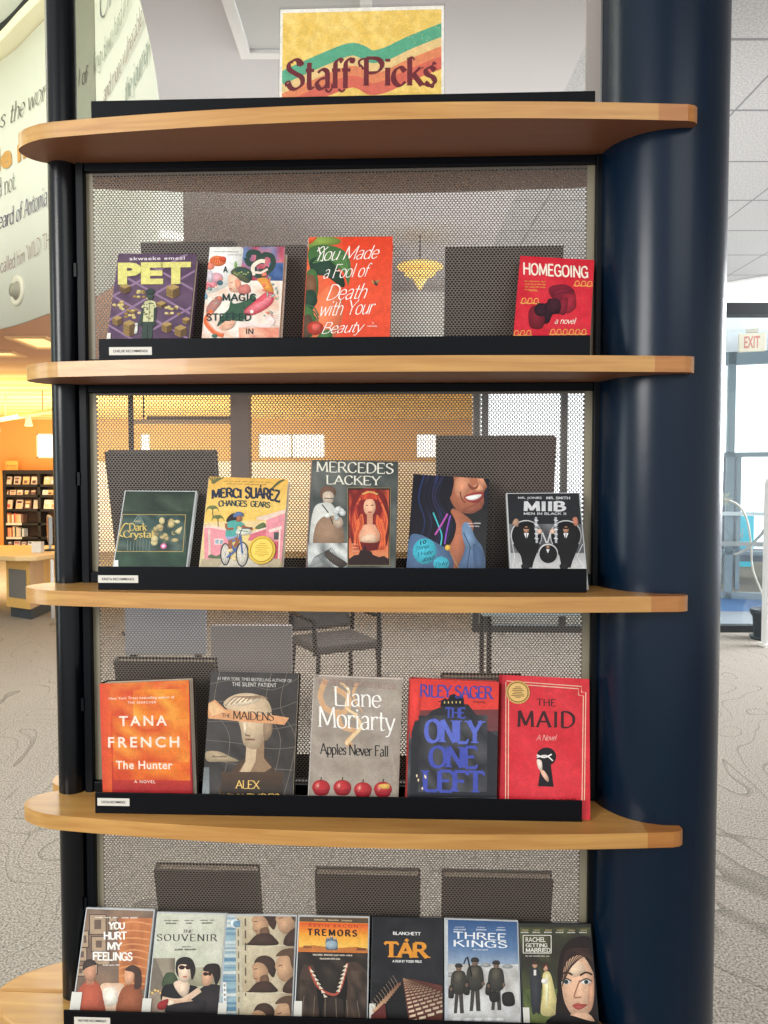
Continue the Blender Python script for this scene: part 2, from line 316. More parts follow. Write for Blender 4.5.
def stroke_mesh(body, thick=1.6, thin=0.7, serif=True, shear=0.0, track=0.0, caps_serif=1.1, nib=0.35, xscale=1.0):
    V = []; F = []; PIECE = []; x = 0.0
    def put(vs, fs):
        o = len(V); V.extend(vs); F.extend(tuple(i+o for i in f) for f in fs); k = (PIECE[-1] + 1) if PIECE else 0; PIECE.extend([k]*len(fs))
    for ch in body:
        acc = None
        if ch in 'ÁáÉ': acc = ch; ch = {'Á': 'A', 'á': 'a', 'É': 'E'}[ch]
        adv, sp = GL.get(ch, GL['o'])
        strokes = []
        for st in [q for q in sp.split(';') if q]:
            pts = [tuple(float(k) for k in q.split(',')) for q in st[1:].split()]
            strokes.append((st[0], pts))
        if acc: strokes.append(('L', [(4.3, 11), (5.6, 12.6)]))
        ends = [p for _, ps in strokes for p in (ps[0], ps[-1])]
        for kind, ps in strokes:
            pl = crom(ps, 5) if kind == 'S' else ps
            pl = [(p[0]*xscale, p[1]) for p in pl]
            if not serif and kind == 'L' and len(pl) == 2:        # square the corners
                (ax, ay), (bx, by) = pl; L = math.hypot(bx-ax, by-ay); ex, ey = (bx-ax)/L*thin*.28, (by-ay)/L*thin*.28
                pl = [(ax-ex, ay-ey), (bx+ex, by+ey)]
            ws = []
            for i in range(len(pl)):
                a = pl[max(i-1, 0)]; b = pl[min(i+1, len(pl)-1)]
                ang = math.atan2(b[1]-a[1], b[0]-a[0])
                ws.append(thin + (thick-thin)*abs(math.sin(ang - nib))**1.3)
            vs, fs = strip(pl, ws); put([(q[0]+x, q[1]) for q in vs], fs)
            if kind == 'S' and thin > 1.0 or not serif:      # round the joints
                pass
            if serif and kind == 'L' and abs(ps[0][1]-ps[-1][1]) > 2.2:
                for e in (ps[0], ps[-1]):
                    if ends.count(e) == 1 and e[1] in (0.0, 10.0, 6.5, -3.0):
                        sgn = 1 if e[1] > 3 else -1
                        hw = thick*0.5 + caps_serif*0.75
                        ex = e[0]*xscale
                        put([(x+ex-hw, e[1]-sgn*thin*.55), (x+ex+hw, e[1]-sgn*thin*.55), (x+ex+hw, e[1]), (x+ex-hw, e[1])], [(0, 1, 2, 3)])
            if serif and kind == 'L' and abs(ps[0][1]-ps[-1][1]) < .1 and ends.count(ps[-1]) == 1 and ps[-1][1] in (0.0, 10.0):
                for e in (ps[-1],) if ps[0][0] >= 1 else ps:
                    sgn = -1 if e[1] > 5 else 1
                    ex = e[0]*xscale
                    put([(x+ex-thin*.5, e[1]), (x+ex+thin*.5, e[1]), (x+ex+thin*.5, e[1]+sgn*2.0), (x+ex-thin*.4, e[1]+sgn*1.2)], [(0, 1, 2, 3)])
        x += adv*xscale + track
    if shear: V = [(a + b*shear, b) for a, b in V]
    _pieces[id(F)] = (F, PIECE)
    return V, F
def text_mesh(body, font, **k):
    if font == 'sans': return font_mesh(body, **k)
    if font == 'block': k = dict(dict(thick=2.0, thin=1.7, serif=False), **k)
    return stroke_mesh(body, **k)
# ================================================================ the display stand
SX, SY, YAW = -0.08, 1.412, -0.041
SH = {1: 1.6+.598, 2: 1.6+.199, 3: 1.6-.192, 4: 1.6-.5866, 5: 1.6-.982}     # shelf tops
TH = 0.026
stand = empty('book_display_stand', (SX, SY, 0), YAW)
tag(stand, 'tall dark navy display stand with curved maple shelves and perforated steel back', 'display stand')
MS = Matrix.Translation((SX, SY, 0)) @ Matrix.Rotation(YAW, 4, 'Z')
def stand_w(x, y, z): return MS @ Vector((x, y, z))

PX, PY, PR = 0.5735, 0.0, 0.1085                       # the wide round column
MB().lathe([(PR, 0), (PR, 3.6)], 96, (PX, PY, 0)).build('wide_column', NAVY, stand)['label'] = 'wide round navy column at the right'
MB().lathe([(.026, 0), (.026, 3.6)], 40, (-.508, 0, 0)).build('slim_post', NAVY_SHADED, stand)['label'] = 'slim round navy post at the left'

# black frame
fr = MB()
fr.box(-.480, -.014, 0, -.4645, .014, SH[1]-.01); fr.box(.4555, -.014, 0, .474, .014, SH[1]-.01)
for k in (1, 2, 3, 4):
    fr.box(-.4645, -.0125, SH[k]-TH-.015, .4555, .018, SH[k]-TH)
    fr.box(-.4645, -.0125, SH[k+1], .4555, .018, SH[k+1]+.020)
fr.box(-.4645, -.0125, SH[1], .4555, .018, SH[1]+.02)
fr.box(-.457, -.018, 0, .4555, .018, SH[5]-TH)
fr.build('panel_frame', BLACKF, stand, bevel=.002)
for z in (1.98, 1.60, 1.18, .80):
    cl = MB(); cl.box(-.484, -.0165, z-.012, -.479, -.0135, z+.012); cl.build('frame_clip', BLACKF, stand)

# perforated screens, real holes
def screen(z0, z1, parent):
    a, b = 0.0063, 0.0040
    x0, x1 = -.4525, .4435
    nx = int((x1-x0)/a); x1 = x0 + nx*a
    nz = int((z1-z0-.004)/b); zz = z0 + .002
    v = []; f = []; rx, rz = .0025, .00184
    hx = [(rx*math.cos(math.radians(q)), rz*math.sin(math.radians(q))) for q in (210, 270, 330, 30, 90, 150)]
    y = -.002
    for j in range(nz):
        off = a/2 if j % 2 else 0
        cz = zz + (j+.5)*b
        m = nx if not j % 2 else nx-1
        for i in range(m):
            cx = x0 + off + (i+.5)*a; o = len(v)
            for q in ((-a/2, -b/2), (0, -b/2), (a/2, -b/2), (a/2, b/2), (0, b/2), (-a/2, b/2)): v.append((cx+q[0], y, cz+q[1]))
            for q in hx: v.append((cx+q[0], y, cz+q[1]))
            for k in range(6): f.append((o+k, o+(k+1) % 6, o+6+(k+1) % 6, o+6+k))
        if off:
            for xa, xb in ((x0, x0+off), (x1-off, x1)):
                o = len(v); v += [(xa, y, cz-b/2), (xb, y, cz-b/2), (xb, y, cz+b/2), (xa, y, cz+b/2)]; f.append((o, o+1, o+2, o+3))
    ze = zz + nz*b
    mi = [0]*len(f)
    for q in ((-.4645, z0, x0, z1, 1), (x1, z0, .4555, z1, 1), (x0, z0, x1, zz, 0), (x0, ze, x1, z1, 0)):
        o = len(v); v += [(q[0], y, q[1]), (q[2], y, q[1]), (q[2], y, q[3]), (q[0], y, q[3])]; f.append((o, o+1, o+2, o+3)); mi.append(q[4])
    me = bpy.data.meshes.new('perforated_screen'); me.from_pydata(v, [], f); me.update()
    me.materials.append(SCREEN); me.materials.append(STRIPM); me.polygons.foreach_set('material_index', mi)
    o = bpy.data.objects.new('perforated_screen', me); COL.objects.link(o); o.parent = parent
for k in (1, 2, 3, 4): screen(SH[k+1]+.020, SH[k]-TH-.015, stand)
# clear pane above the top shelf, with a tinted edge strip each side
pn = MB(); pn.box(-.445, -.002, SH[1]+.02, .437, .001, 2.9)
pn.build('clear_pane', PANE, stand)
pn = MB(); pn.box(-.481, -.004, SH[1]+.002, -.4455, .003, 2.9)
pn.build('pane_edge', EDGEGL, stand)
pn = MB(); pn.box(.4375, -.004, SH[1]+.002, .462, .003, 2.9)
pn.build('pane_edge', mat('pane_edge_grey', (158, 150, 142), rough=.5), stand)

# shelves
def shelf_outline(dx, dr):
    p = []
    fy = lambda x: -.158 + .12*(x-.12)**2
    for i in range(33):
        x = -.47 + (.555+.47)*i/32; p.append((x, fy(x)))
    p += [(.568, -.134), (.579, -.130), (.586, -.123), (.586, -.1125)]
    for i in range(15):                                   # hugging the column
        a = math.radians(-84 - i*94/14); rr = PR + .0006
        p.append((PX + rr*math.cos(a), PY + rr*math.sin(a)))
    p += [(.465, -.004), (-.50, -.004)]
    nose = crom([(-.50, -.004), (-.535, -.010), (-.560, -.026), (-.5705, -.050), (-.566, -.073), (-.540, -.094), (-.505, -.1095), (-.47, fy(-.47))], 6)
    q = p + nose[1:-1]
    q = [(x + max(0, min(1, (-.45-x)/.06))*dx*min(1, max(0, (-.47-x)/.1))**.5 if x < -.47 else x, y) for x, y in q]
    return [(x + dr*min(1, max(0, (x-.54)/.03)), y) if x > .54 and y < -.105 else (x, y) for x, y in q]
for k, dx, dr in ((1, .014, .004), (2, .021, .006), (3, .011, .002), (4, 0, 0)):
    OUT = shelf_outline(dx, dr); OUTB = [(x, -y) for x, y in OUT][::-1]
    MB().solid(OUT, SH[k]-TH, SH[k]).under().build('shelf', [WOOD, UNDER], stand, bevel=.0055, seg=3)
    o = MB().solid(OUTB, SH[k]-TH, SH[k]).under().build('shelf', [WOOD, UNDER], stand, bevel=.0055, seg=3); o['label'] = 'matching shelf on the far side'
def base_half(sgn):
    p = []
    for i in range(11, 49):
        t = PI*i/48; ca, sa = math.cos(t), math.sin(t)
        p.append((min(.56, .05 + .715*ca), sgn*(.0005 + .195*sa)))
    p = [(.56, sgn*.0005)] + p
    return p if sgn > 0 else p[::-1]
MB().solid(base_half(-1), SH[5]-.032, SH[5]).build('shelf', WOOD, stand, bevel=.006, seg=3)['label'] = 'wider base shelf, near half'
MB().solid(base_half(1), SH[5]-.032, SH[5]).build('shelf', WOOD, stand, bevel=.006, seg=3)['label'] = 'wider base shelf, far half'

LH = {1: .0395, 2: .0405, 3: .0405, 4: .0370, 5: .0365}
# black ledges with a name strip each
def ledge(k, x0, x1, sgn=-1):
    z = SH[k]; m = MB()
    ya, yb = (-.100, -.022) if sgn < 0 else (.022, .100)
    m.box(x0, ya, z, x1, yb, z+.0022)
    if sgn < 0: m.box(x0, -.1025, z, x1, -.0990, z+LH[k])
    else: m.box(x0, .0990, z, x1, .1025, z+.0365)
    return m.build('ledge', LEDGE, stand, bevel=.0008)
LED = {1: (-.411, .432), 2: (-.404, .428), 3: (-.412, .427), 4: (-.4235, .4235), 5: (-.487, .470)}
def flat_text(body, font, x0, z0, x1, z1, y, mats, name, parent, **kw):
    vs, fs = text_mesh(body, font, **kw)
    a0 = min(v[0] for v in vs); a1 = max(v[0] for v in vs); b0 = min(v[1] for v in vs); b1 = max(v[1] for v in vs)
    m = MB(); m.add([(x0+(v[0]-a0)/(a1-a0)*(x1-x0), y, z0+(v[1]-b0)/(b1-b0)*(z1-z0)) for v in vs], fs)
    return m
NAMES = {2: ('CHELSIE RECOMMENDS', -.386, -.312, .0125, .0260), 3: ("KRISTA RECOMMENDS", -.4115, -.341, .0125, .0255),
         4: ('CAITLIN RECOMMENDS', -.419, -.362, .014, .0275), 5: ('HEATHER RECOMMENDS', -.4675, -.4025, .006, .026)}
for k in (1, 2, 3, 4, 5):
    lg = ledge(k, *LED[k])
    if k in NAMES:
        tx, xa, xb, za, zb = NAMES[k]; z = SH[k]
        m = MB(); m.box(xa, -.1031, z+za, xb, -.1026, z+zb)
        t = flat_text(tx, 'sans', xa+.007, z+(za+zb)/2-.0022 + (.004 if k == 5 else 0), xb-.007, z+(za+zb)/2+.0022+(.004 if k == 5 else 0), -.10325, INK, 'x', lg, bold=.02)
        m.add(t.v, t.f, 1)
        m.build('name_strip', [LABEL, INK], lg)
for k in (2, 3, 4, 5): ledge(k, -.42, .42, 1)

# ================================================================ the sign on the top shelf
def stand_empty(name, x, y, z, lean=0, roll=0, yaw=0, lift=0):
    e = empty(name)
    e.matrix_world = MS @ Matrix.Translation((x, y, z)) @ Matrix.Rotation(yaw, 4, 'Z') @ Matrix.Rotation(-lean, 4, 'X') @ Matrix.Rotation(roll, 4, 'Y')
    return e
# ================================================================ printed covers
def proj(P):
    X, Y, Z = P[0], P[1], P[2]-CAMZ
    d = Y*math.cos(PITCH) - Z*math.sin(PITCH); u = Y*math.sin(PITCH) + Z*math.cos(PITCH)
    return (384 + FPX*X/d, 512 - FPX*u/d)
class Art:
    """flat layers of printed colour; coordinates are read off an enlarged view of the cover"""
    def __init__(s, w, h, TL, TR, BL, BR, vl, vr, crop, inset=0.0, rnd=5):
        s.w, s.h = w, h; s.TL, s.TR, s.BL, s.BR = TL, TR, BL, BR; s.vl, s.vr = vl, vr; s.crop = crop; s.i = inset
        s.v = []; s.f = []; s.c = []; s.z = 0.00005; s.r = random.Random(rnd)
    def uv(s, x, y):
        x = s.crop[0] + x/s.crop[2]; y = s.crop[1] + y/s.crop[2]
        u = .5; t = .5
        for _ in range(4):
            yt = s.TL[1] + (s.TR[1]-s.TL[1])*u; yb = s.BL[1] + (s.BR[1]-s.BL[1])*u
            t = (y-yt)/(yb-yt)
            xl = s.TL[0] + (s.BL[0]-s.TL[0])*t; xr = s.TR[0] + (s.BR[0]-s.TR[0])*t
            u = (x-xl)/(xr-xl)
        vb = s.vl + (s.vr-s.vl)*u
        return ((u-.5)*s.w, (1 - t*(1-vb))*s.h)
    def face(s, pts, cols):
        """pts in cover metres with colours; clipped to the sheet"""
        P = [(p[0], p[1], lin(c) if len(c) == 3 else c) for p, c in zip(pts, cols)]
        i = s.i
        for ax, sg, lim in ((0, 1, -s.w/2+i), (0, -1, -(s.w/2-i)), (1, 1, i), (1, -1, -(s.h-i))):
            o = []
            for k in range(len(P)):
                a, b = P[k], P[(k+1) % len(P)]
                da, db = sg*a[ax]-lim, sg*b[ax]-lim
                if da >= 0: o.append(a)
                if (da >= 0) != (db >= 0):
                    t = da/(da-db)
                    o.append((a[0]+(b[0]-a[0])*t, a[1]+(b[1]-a[1])*t, tuple(a[2][q]+(b[2][q]-a[2][q])*t for q in range(4))))
            P = o
            if len(P) < 3: return
        n = len(s.v)
        s.v += [(p[0], -s.z, p[1]) for p in P]; s.f.append(tuple(range(n, n+len(P)))); s.c.append([p[2] for p in P])
    def up(s): s.z += 0.000012
    def poly(s, col, *xy):
        s.up(); p = [s.uv(xy[k], xy[k+1]) for k in range(0, len(xy), 2)]; s.face(p, [col]*len(p))
    def fan(s, P, col, k=1.0):
        """softly modelled shape: lighter above its middle, darker at the rim"""
        n = len(P); cx = sum(p[0] for p in P)/n; cy = sum(p[1] for p in P)/n
        w = max(p[0] for p in P)-min(p[0] for p in P); h = max(p[1] for p in P)-min(p[1] for p in P)
        sg = [(P[i][0]-cx)*(P[(i+1) % n][1]-cy) - (P[(i+1) % n][0]-cx)*(P[i][1]-cy) for i in range(n)]
        star = all(q > 0 for q in sg) or all(q < 0 for q in sg)
        if not star or max(w, h) < .004: s.face(P, [col]*n); return
        li = tuple(min(255, c*1.10+6) for c in col)
        def rim(p):
            t = ((p[0]-cx)/(w/2+1e-9)*.5 - (p[1]-cy)/(h/2+1e-9)*.6)       # shade to the lower right
            f = 1 - .10 - .16*max(-.6, min(1, t)); return tuple(max(0, c*f) for c in col)
        for i in range(n): a, b = P[i], P[(i+1) % n]; s.face([(cx, cy), a, b], [li, rim(a), rim(b)])
    def blob(s, col, *xy, n=5):
        s.up(); pts = crom([(xy[k], xy[k+1]) for k in range(0, len(xy), 2)], n, True)
        s.fan([s.uv(*p) for p in pts], col)
    def ell(s, col, cx, cy, rx, ry, rot=0, n=22):
        if n > 6: s.up()
        c, q = math.cos(rot), math.sin(rot)
        s.fan([s.uv(cx + rx*math.cos(2*PI*k/n)*c - ry*math.sin(2*PI*k/n)*q, cy + rx*math.cos(2*PI*k/n)*q + ry*math.sin(2*PI*k/n)*c) for k in range(n)], col)
    def rect(s, col, x0, y0, x1, y1): s.poly(col, x0, y0, x1, y0, x1, y1, x0, y1)
    def box(s, col, x0, y0, x1, y1, wd):
        s.line(col, wd, x0, y0, x1, y0); s.line(col, wd, x0, y1, x1, y1); s.line(col, wd, x0, y0, x0, y1); s.line(col, wd, x1, y0, x1, y1)
    def line(s, col, wd, *xy, smooth=False, w1=None):
        s.up(); pts = [(xy[k], xy[k+1]) for k in range(0, len(xy), 2)]
        if smooth: pts = crom(pts, 6)
        n = len(pts); w1 = wd if w1 is None else w1
        vs, fs = strip(pts, [wd + (w1-wd)*i/max(1, n-1) for i in range(n)])
        for f in fs: s.face([s.uv(*vs[i]) for i in f], [col]*4)
    def full(s, stops):
        """vertical wash over the sheet: (height fraction from the top, colour)"""
        s.up()
        for (a, ca), (b, cb) in zip(stops[:-1], stops[1:]):
            ya, yb = s.h*(1-a), s.h*(1-b)
            s.face([(-s.w/2, yb), (s.w/2, yb), (s.w/2, ya), (-s.w/2, ya)], [cb, cb, ca, ca])
    def grad(s, x0, y0, x1, y1, ct, cb, hor=False):
        s.up(); s.face([s.uv(x0, y0), s.uv(x1, y0), s.uv(x1, y1), s.uv(x0, y1)], [ct, cb, cb, ct] if hor else [ct, ct, cb, cb])
    def mottle(s, x0, y0, x1, y1, nx, ny, cols, jit=0.0):
        """painterly wash: a grid with a random colour at each corner"""
        s.up(); g = [[s.r.choice(cols) for _ in range(nx+1)] for _ in range(ny+1)]
        P = [[s.uv(x0+(x1-x0)*(i + (s.r.uniform(-jit, jit) if 0 < i < nx else 0))/nx, y0+(y1-y0)*(j + (s.r.uniform(-jit, jit) if 0 < j < ny else 0))/ny) for i in range(nx+1)] for j in range(ny+1)]
        for j in range(ny):
            for i in range(nx):
                s.face([P[j][i], P[j][i+1], P[j+1][i+1], P[j+1][i]], [g[j][i], g[j][i+1], g[j+1][i+1], g[j+1][i]])
    def text(s, col, body, x0, y0, x1, y1, font='sans', sl=0.0, arch=0.0, **kw):
        """lettering fitted into a box; sl = drop across the width, arch = rise in the middle"""
        s.up(); vs, fs = text_mesh(body, font, **kw)
        a0 = min(v[0] for v in vs); a1 = max(v[0] for v in vs); b0 = min(v[1] for v in vs); b1 = max(v[1] for v in vs)
        Q = []
        for v in vs:
            u = (v[0]-a0)/(a1-a0); w = (v[1]-b0)/(b1-b0)
            Q.append(s.uv(x0+u*(x1-x0), y1-w*(y1-y0) + sl*(u-.5) - arch*(1-(2*u-1)**2)))
        pc = pieces(fs); z0 = s.z
        for f, k in zip(fs, pc): s.z = z0 + k*2.5e-6; s.face([Q[i] for i in f], [col]*len(f))
        s.z = z0 + max(pc)*2.5e-6
    def fine(s, col, x0, y0, x1, y1, words=5, sl=0.0):
        """a line of print too small to read in the photo: short uneven dashes"""
        n = words; x = x0; tot = x1-x0
        ws = [s.r.uniform(.6, 1.4) for _ in range(n)]; sm = sum(ws)
        for w in ws:
            d = tot*w/sm
            yy = sl*((x-x0)/tot-.5); q = x; lw = max(1.2, (y1-y0)*.62)
            s.up()
            while q < x + d*.8:
                hh = s.r.choice((.0, .0, .3)); P = [s.uv(q, y0+yy+(y1-y0)*hh), s.uv(q+lw*.62, y0+yy+(y1-y0)*hh), s.uv(q+lw*.62, y1+yy), s.uv(q, y1+yy)]
                s.face(P, [col]*4); q += lw
            x += d
    def person(s, x, y, k, hair, skin, top, legs=None, shoe=None, arm=1):
        """small painted figure, head centre x,y, head height k"""
        if legs:
            s.poly(legs, x-.75*k, y+3.1*k, x+.75*k, y+3.1*k, x+.85*k, y+6*k, x+.2*k, y+6*k, x, y+4*k, x-.25*k, y+6*k, x-.85*k, y+6*k)
        s.rect(skin, x-.2*k, y+.3*k, x+.2*k, y+.9*k)
        s.blob(top, x-.35*k, y+.7*k, x+.35*k, y+.7*k, x+1.0*k, y+1.0*k, x+1.1*k, y+2.6*k, x+.8*k, y+3.4*k, x-.8*k, y+3.4*k, x-1.1*k, y+2.6*k, x-1.0*k, y+1.0*k)
        s.ell(skin, x, y, .4*k, .52*k)
        s.blob(hair, x-.42*k, y+.05*k, x-.46*k, y-.35*k, x, y-.66*k, x+.46*k, y-.35*k, x+.42*k, y+.05*k, x+.3*k, y-.22*k, x-.3*k, y-.22*k)
# ---------------------------------------------------------------- book builders
def art_mesh(m, art, mi):
    o = len(m.v); m.v += art.v
    for f in art.f: m.f.append(tuple(i+o for i in f)); m.m.append(mi); m.sm.append(False)
def colour_attr(o, base_cols, art, art_mi):
    """corner colours: plain boards take base_cols by material slot, print takes its own"""
    me = o.data; at_ = me.color_attributes.new('Col', 'FLOAT_COLOR', 'CORNER')
    buf = []; k = 0
    for p in me.polygons:
        if p.material_index == art_mi:
            cs = art.c[k]; k += 1
            for c in cs: buf += list(c)
        else:
            c = base_cols
            for _ in p.vertices: buf += list(c)
    at_.data.foreach_set('color', buf)
BOOKS = {}
def place(name, key, fit, label, cat, group):
    k, (x, w, h, roll, lean, yaw), t, vl, vr = fit
    lift = max(.0, w/2*abs(math.sin(roll)) - .0012)
    e = stand_empty(name, x, -.095, SH[k+1]+.0036, lean, roll, yaw)
    tag(e, label, cat, group); BOOKS[key] = e
    return e, w, h, t
def hardcover(key, fit, quad, crop, label, group, paint, spine=(60,60,60), edge=None, soft=False, pages=PAPER, stick=None, mat_=None):
    e, w, h, t = place('paperback_book' if soft else 'hardcover_book', key, fit, label, 'book', group)
    a = Art(w, h, *quad, fit[3], fit[4], crop, rnd=len(key)*7+ord(key[0]))
    paint(a)
    m = MB(); bt = .0007 if soft else .0028
    m.box(-w/2, 0, 0, w/2, bt, h); m.box(-w/2, t-bt, 0, w/2, t, h)
    n = 7                                                  # rounded spine
    prof = [(-w/2 - (0 if soft else .0035)*math.sin(PI*i/(n-1)), bt*.4 + (t-bt*.8)*i/(n-1)) for i in range(n)]
    sp = prof + [(p[0]+.0022, p[1]) for p in prof[::-1]]
    m.solid(sp, 0, h)
    art_mesh(m, a, 1)
    o = m.build('cover', [mat_ or PRINT, mat_ or PRINT], e)
    colour_attr(o, lin(spine), a, 1)
    ov = .0 if soft else .0022
    MB().box(-w/2+.002, bt, ov, w/2-(ov+.0005), t-bt, h-ov).build('page_block', pages, e)
    if stick: stick(a, e)
    return e
def dvd(key, fit, quad, crop, label, group, paint, sticker=None, black=False):
    e, w, h, t = place('video_case', key, fit, label, 'video case', group)
    m = MB(); m.box(-w/2, .0006, 0, w/2, t, h)
    m.build('case', CASEB if black else CASE, e, bevel=.0015)
    a = Art(w, h, *quad, fit[3], fit[4], crop, inset=.0026, rnd=len(key)*5+ord(key[0]))
    paint(a)
    s = MB(); art_mesh(s, a, 0)
    o = s.build('cover_insert', [PRINTD], e); colour_attr(o, (1,1,1,1), a, 0)
    if sticker:
        x0, y0, x1, y1 = sticker; p0 = a.uv(x0, y0); p1 = a.uv(x1, y1)
        q = MB(); q.box(p0[0], -.0018, max(p1[1], .001), p1[0], -.0014, p0[1]); q.build('shelf_sticker', LABEL, e)
    return e
def medal(a, e, cx, cy, rx, ry, ring, face, ink, name='award_seal'):
    c = a.uv(cx, cy); r = abs(a.uv(cx+rx, cy)[0]-c[0]); rz = abs(a.uv(cx, cy+ry)[1]-c[1])
    m = MB()
    M = Matrix.Translation((c[0], -a.z-.0012, c[1])) @ Matrix.Rotation(PI/2, 4, 'X') @ Matrix.Diagonal((1, rz/r, 1, 1))
    m.lathe([(r, 0), (r, .0006), (r*.97, .0008)], 40, mi=0, M=M)
    m.lathe([(r*.86, .0009), (r*.83, .0009)], 40, mi=2, M=M)
    m.lathe([(r*.80, .0009), (0.00001, .00095)], 40, mi=1, M=M)
    for k in range(26):
        g = 2*PI*k/26; q = r*.91
        m.box(-r*.022, -.0001, -r*.03, r*.022, .0001, r*.03, 2, Matrix.Translation((c[0]+q*math.cos(g), -a.z-.0021, c[1]+q*math.sin(g)*rz/r)) @ Matrix.Rotation(-g, 4, 'Y'))
    for k, (u, v, ww) in enumerate(((0, .45, .3), (-.02, .3, .5), (.0, .15, .62), (0, 0, .44), (.02, -.15, .6), (0, -.3, .7), (0, -.42, .3))):
        m.box(-r*ww*.8, -.0001, -r*.03, r*ww*.8, .0001, r*.03, 2, Matrix.Translation((c[0]+u*r, -a.z-.0022, c[1]+v*rz)))
    m.build(name, [ring, face, ink], e)
# ================================================================ the books
GB = 'books standing face out on the stand'
GV = 'video cases on the lowest ledge'
FIT = {
'pet': (1, [-0.327, 0.1415, 0.2105, 0.0172, 0.3161, 0.0186], 0.022, 0.213, 0.218), 'magic': (1, [-0.1648, 0.1347, 0.2178, 0.0114, 0.2824, -0.0103], 0.028, 0.197, 0.198),
'fool': (1, [0.0179, 0.1489, 0.2345, 0.0134, 0.2787, -0.0221], 0.024, 0.176, 0.177), 'home': (1, [0.3632, 0.128, 0.1981, 0.0962, 0.3507, -0.0477], 0.02, 0.197, 0.247),
'crystal': (2, [-0.329, 0.1337, 0.1837, 0.0069, 0.417, -0.0024], 0.014, 0.206, 0.214), 'merci': (2, [-0.1689, 0.1436, 0.2004, 0.0347, 0.3152, 0.0099], 0.026, 0.177, 0.205),
'lackey': (2, [0.0254, 0.1539, 0.2287, 0.0183, 0.2593, -0.0025], 0.03, 0.162, 0.178), 'ten': (2, [0.1875, 0.1354, 0.2044, 0.0702, 0.3302, 0.0043], 0.022, 0.166, 0.215),
'miib': (2, [0.3668, 0.1318, 0.1807, -0.0093, 0.4237, -0.0042], 0.014, 0.214, 0.201), 'hunter': (3, [-0.3315, 0.1610, 0.2245, -0.050, 0.085, 0.0001], 0.036, 0.162, 0.128),
'maidens': (3, [-0.1576, 0.1603, 0.2396, 0.0156, 0.2511, 0.0003], 0.03, 0.123, 0.144), 'liane': (3, [0.0293, 0.1568, 0.2322, 0.0326, 0.16, 0.0015], 0.034, 0.119, 0.146),
'sager': (3, [0.2005, 0.1558, 0.2300, 0.0307, 0.17, -0.0003], 0.032, 0.127, 0.148), 'maid': (3, [0.3616, 0.1548, 0.2372, 0.0372, 0.2497, 0.0003], 0.03, 0.115, 0.0),
'feel': (4, [-0.4145, 0.1315, 0.1896, 0.0069, 0.3945, -0.0008], 0.015, 0.123, 0.137), 'souv': (4, [-0.2774, 0.1325, 0.1856, -0.0022, 0.4007, -0.0021], 0.015, 0.13, 0.13),
'crit': (4, [-0.1455, 0.1329, 0.1848, -0.0078, 0.4068, -0.0017], 0.015, 0.133, 0.138), 'trem': (4, [-0.0111, 0.1328, 0.1854, -0.0018, 0.4075, 0.0062], 0.015, 0.129, 0.135),
'tar': (4, [0.1238, 0.1313, 0.1866, 0.0052, 0.4003, 0.0054], 0.015, 0.126, 0.135), 'kings': (4, [0.2582, 0.1354, 0.1857, 0.0084, 0.4035, 0.0019], 0.015, 0.127, 0.139),
'rach': (4, [0.395, 0.1333, 0.1823, -0.008, 0.4126, 0.0003], 0.015, 0.134, 0.137)}
QD = {
'pet': ((118.7,252.8),(196,254.7),(107,336.7),(189,337)), 'magic': ((210.5,247.3),(284.3,246),(201,337),(279.5,337)), 'fool': ((309.5,237.8),(392.9,235.6),(302.7,337),(389.5,337)),
'home': ((521.2,257.5),(594.7,258),(512.5,335),(590,335)), 'crystal': ((125.3,490),(196,490),(111.5,566),(188,566)), 'merci': ((210.4,475.8),(286.3,479.5),(198,566),(282.9,566)),
'lackey': ((312.9,460),(397.4,461),(305.8,566),(396,566)), 'ten': ((414,473.5),(488.6,479),(406,566.7),(486,566.7)), 'miib': ((507.2,492.5),(578.9,491.6),(508.6,568),(588.3,569)),
'hunter': ((101,682.4),(189.3,681.5),(101.6,791),(191.4,791)), 'maidens': ((211.8,671.9),(298,672.5),(201.3,792.6),(293,792.6)), 'liane': ((317.3,676.6),(402,678),(307,794.7),(399.4,795.5)),
'sager': ((410.3,677),(497.8,682),(407,795.5),(497,797)), 'maid': ((502.5,674.4),(588.7,678.9),(499.5,798),(590.8,821)), 'feel': ((86,907),(154.7,909.4),(71.3,1010),(143.8,1011)),
'souv': ((156,911),(227.5,913.4),(147,1012),(218.8,1014)), 'crit': ((227,913.4),(296,915),(218,1014),(293.8,1015)), 'trem': ((299,916),(370,915),(292.8,1016.6),(367.8,1017.5)),
'tar': ((371.6,916.6),(444.4,916.6),(370,1018.8),(442.8,1020)), 'kings': ((444.4,918),(518.4,919.7),(444.4,1020.6),(521.6,1022)), 'rach': ((518.4,922),(591,923),(522.5,1023),(599.7,1024))}

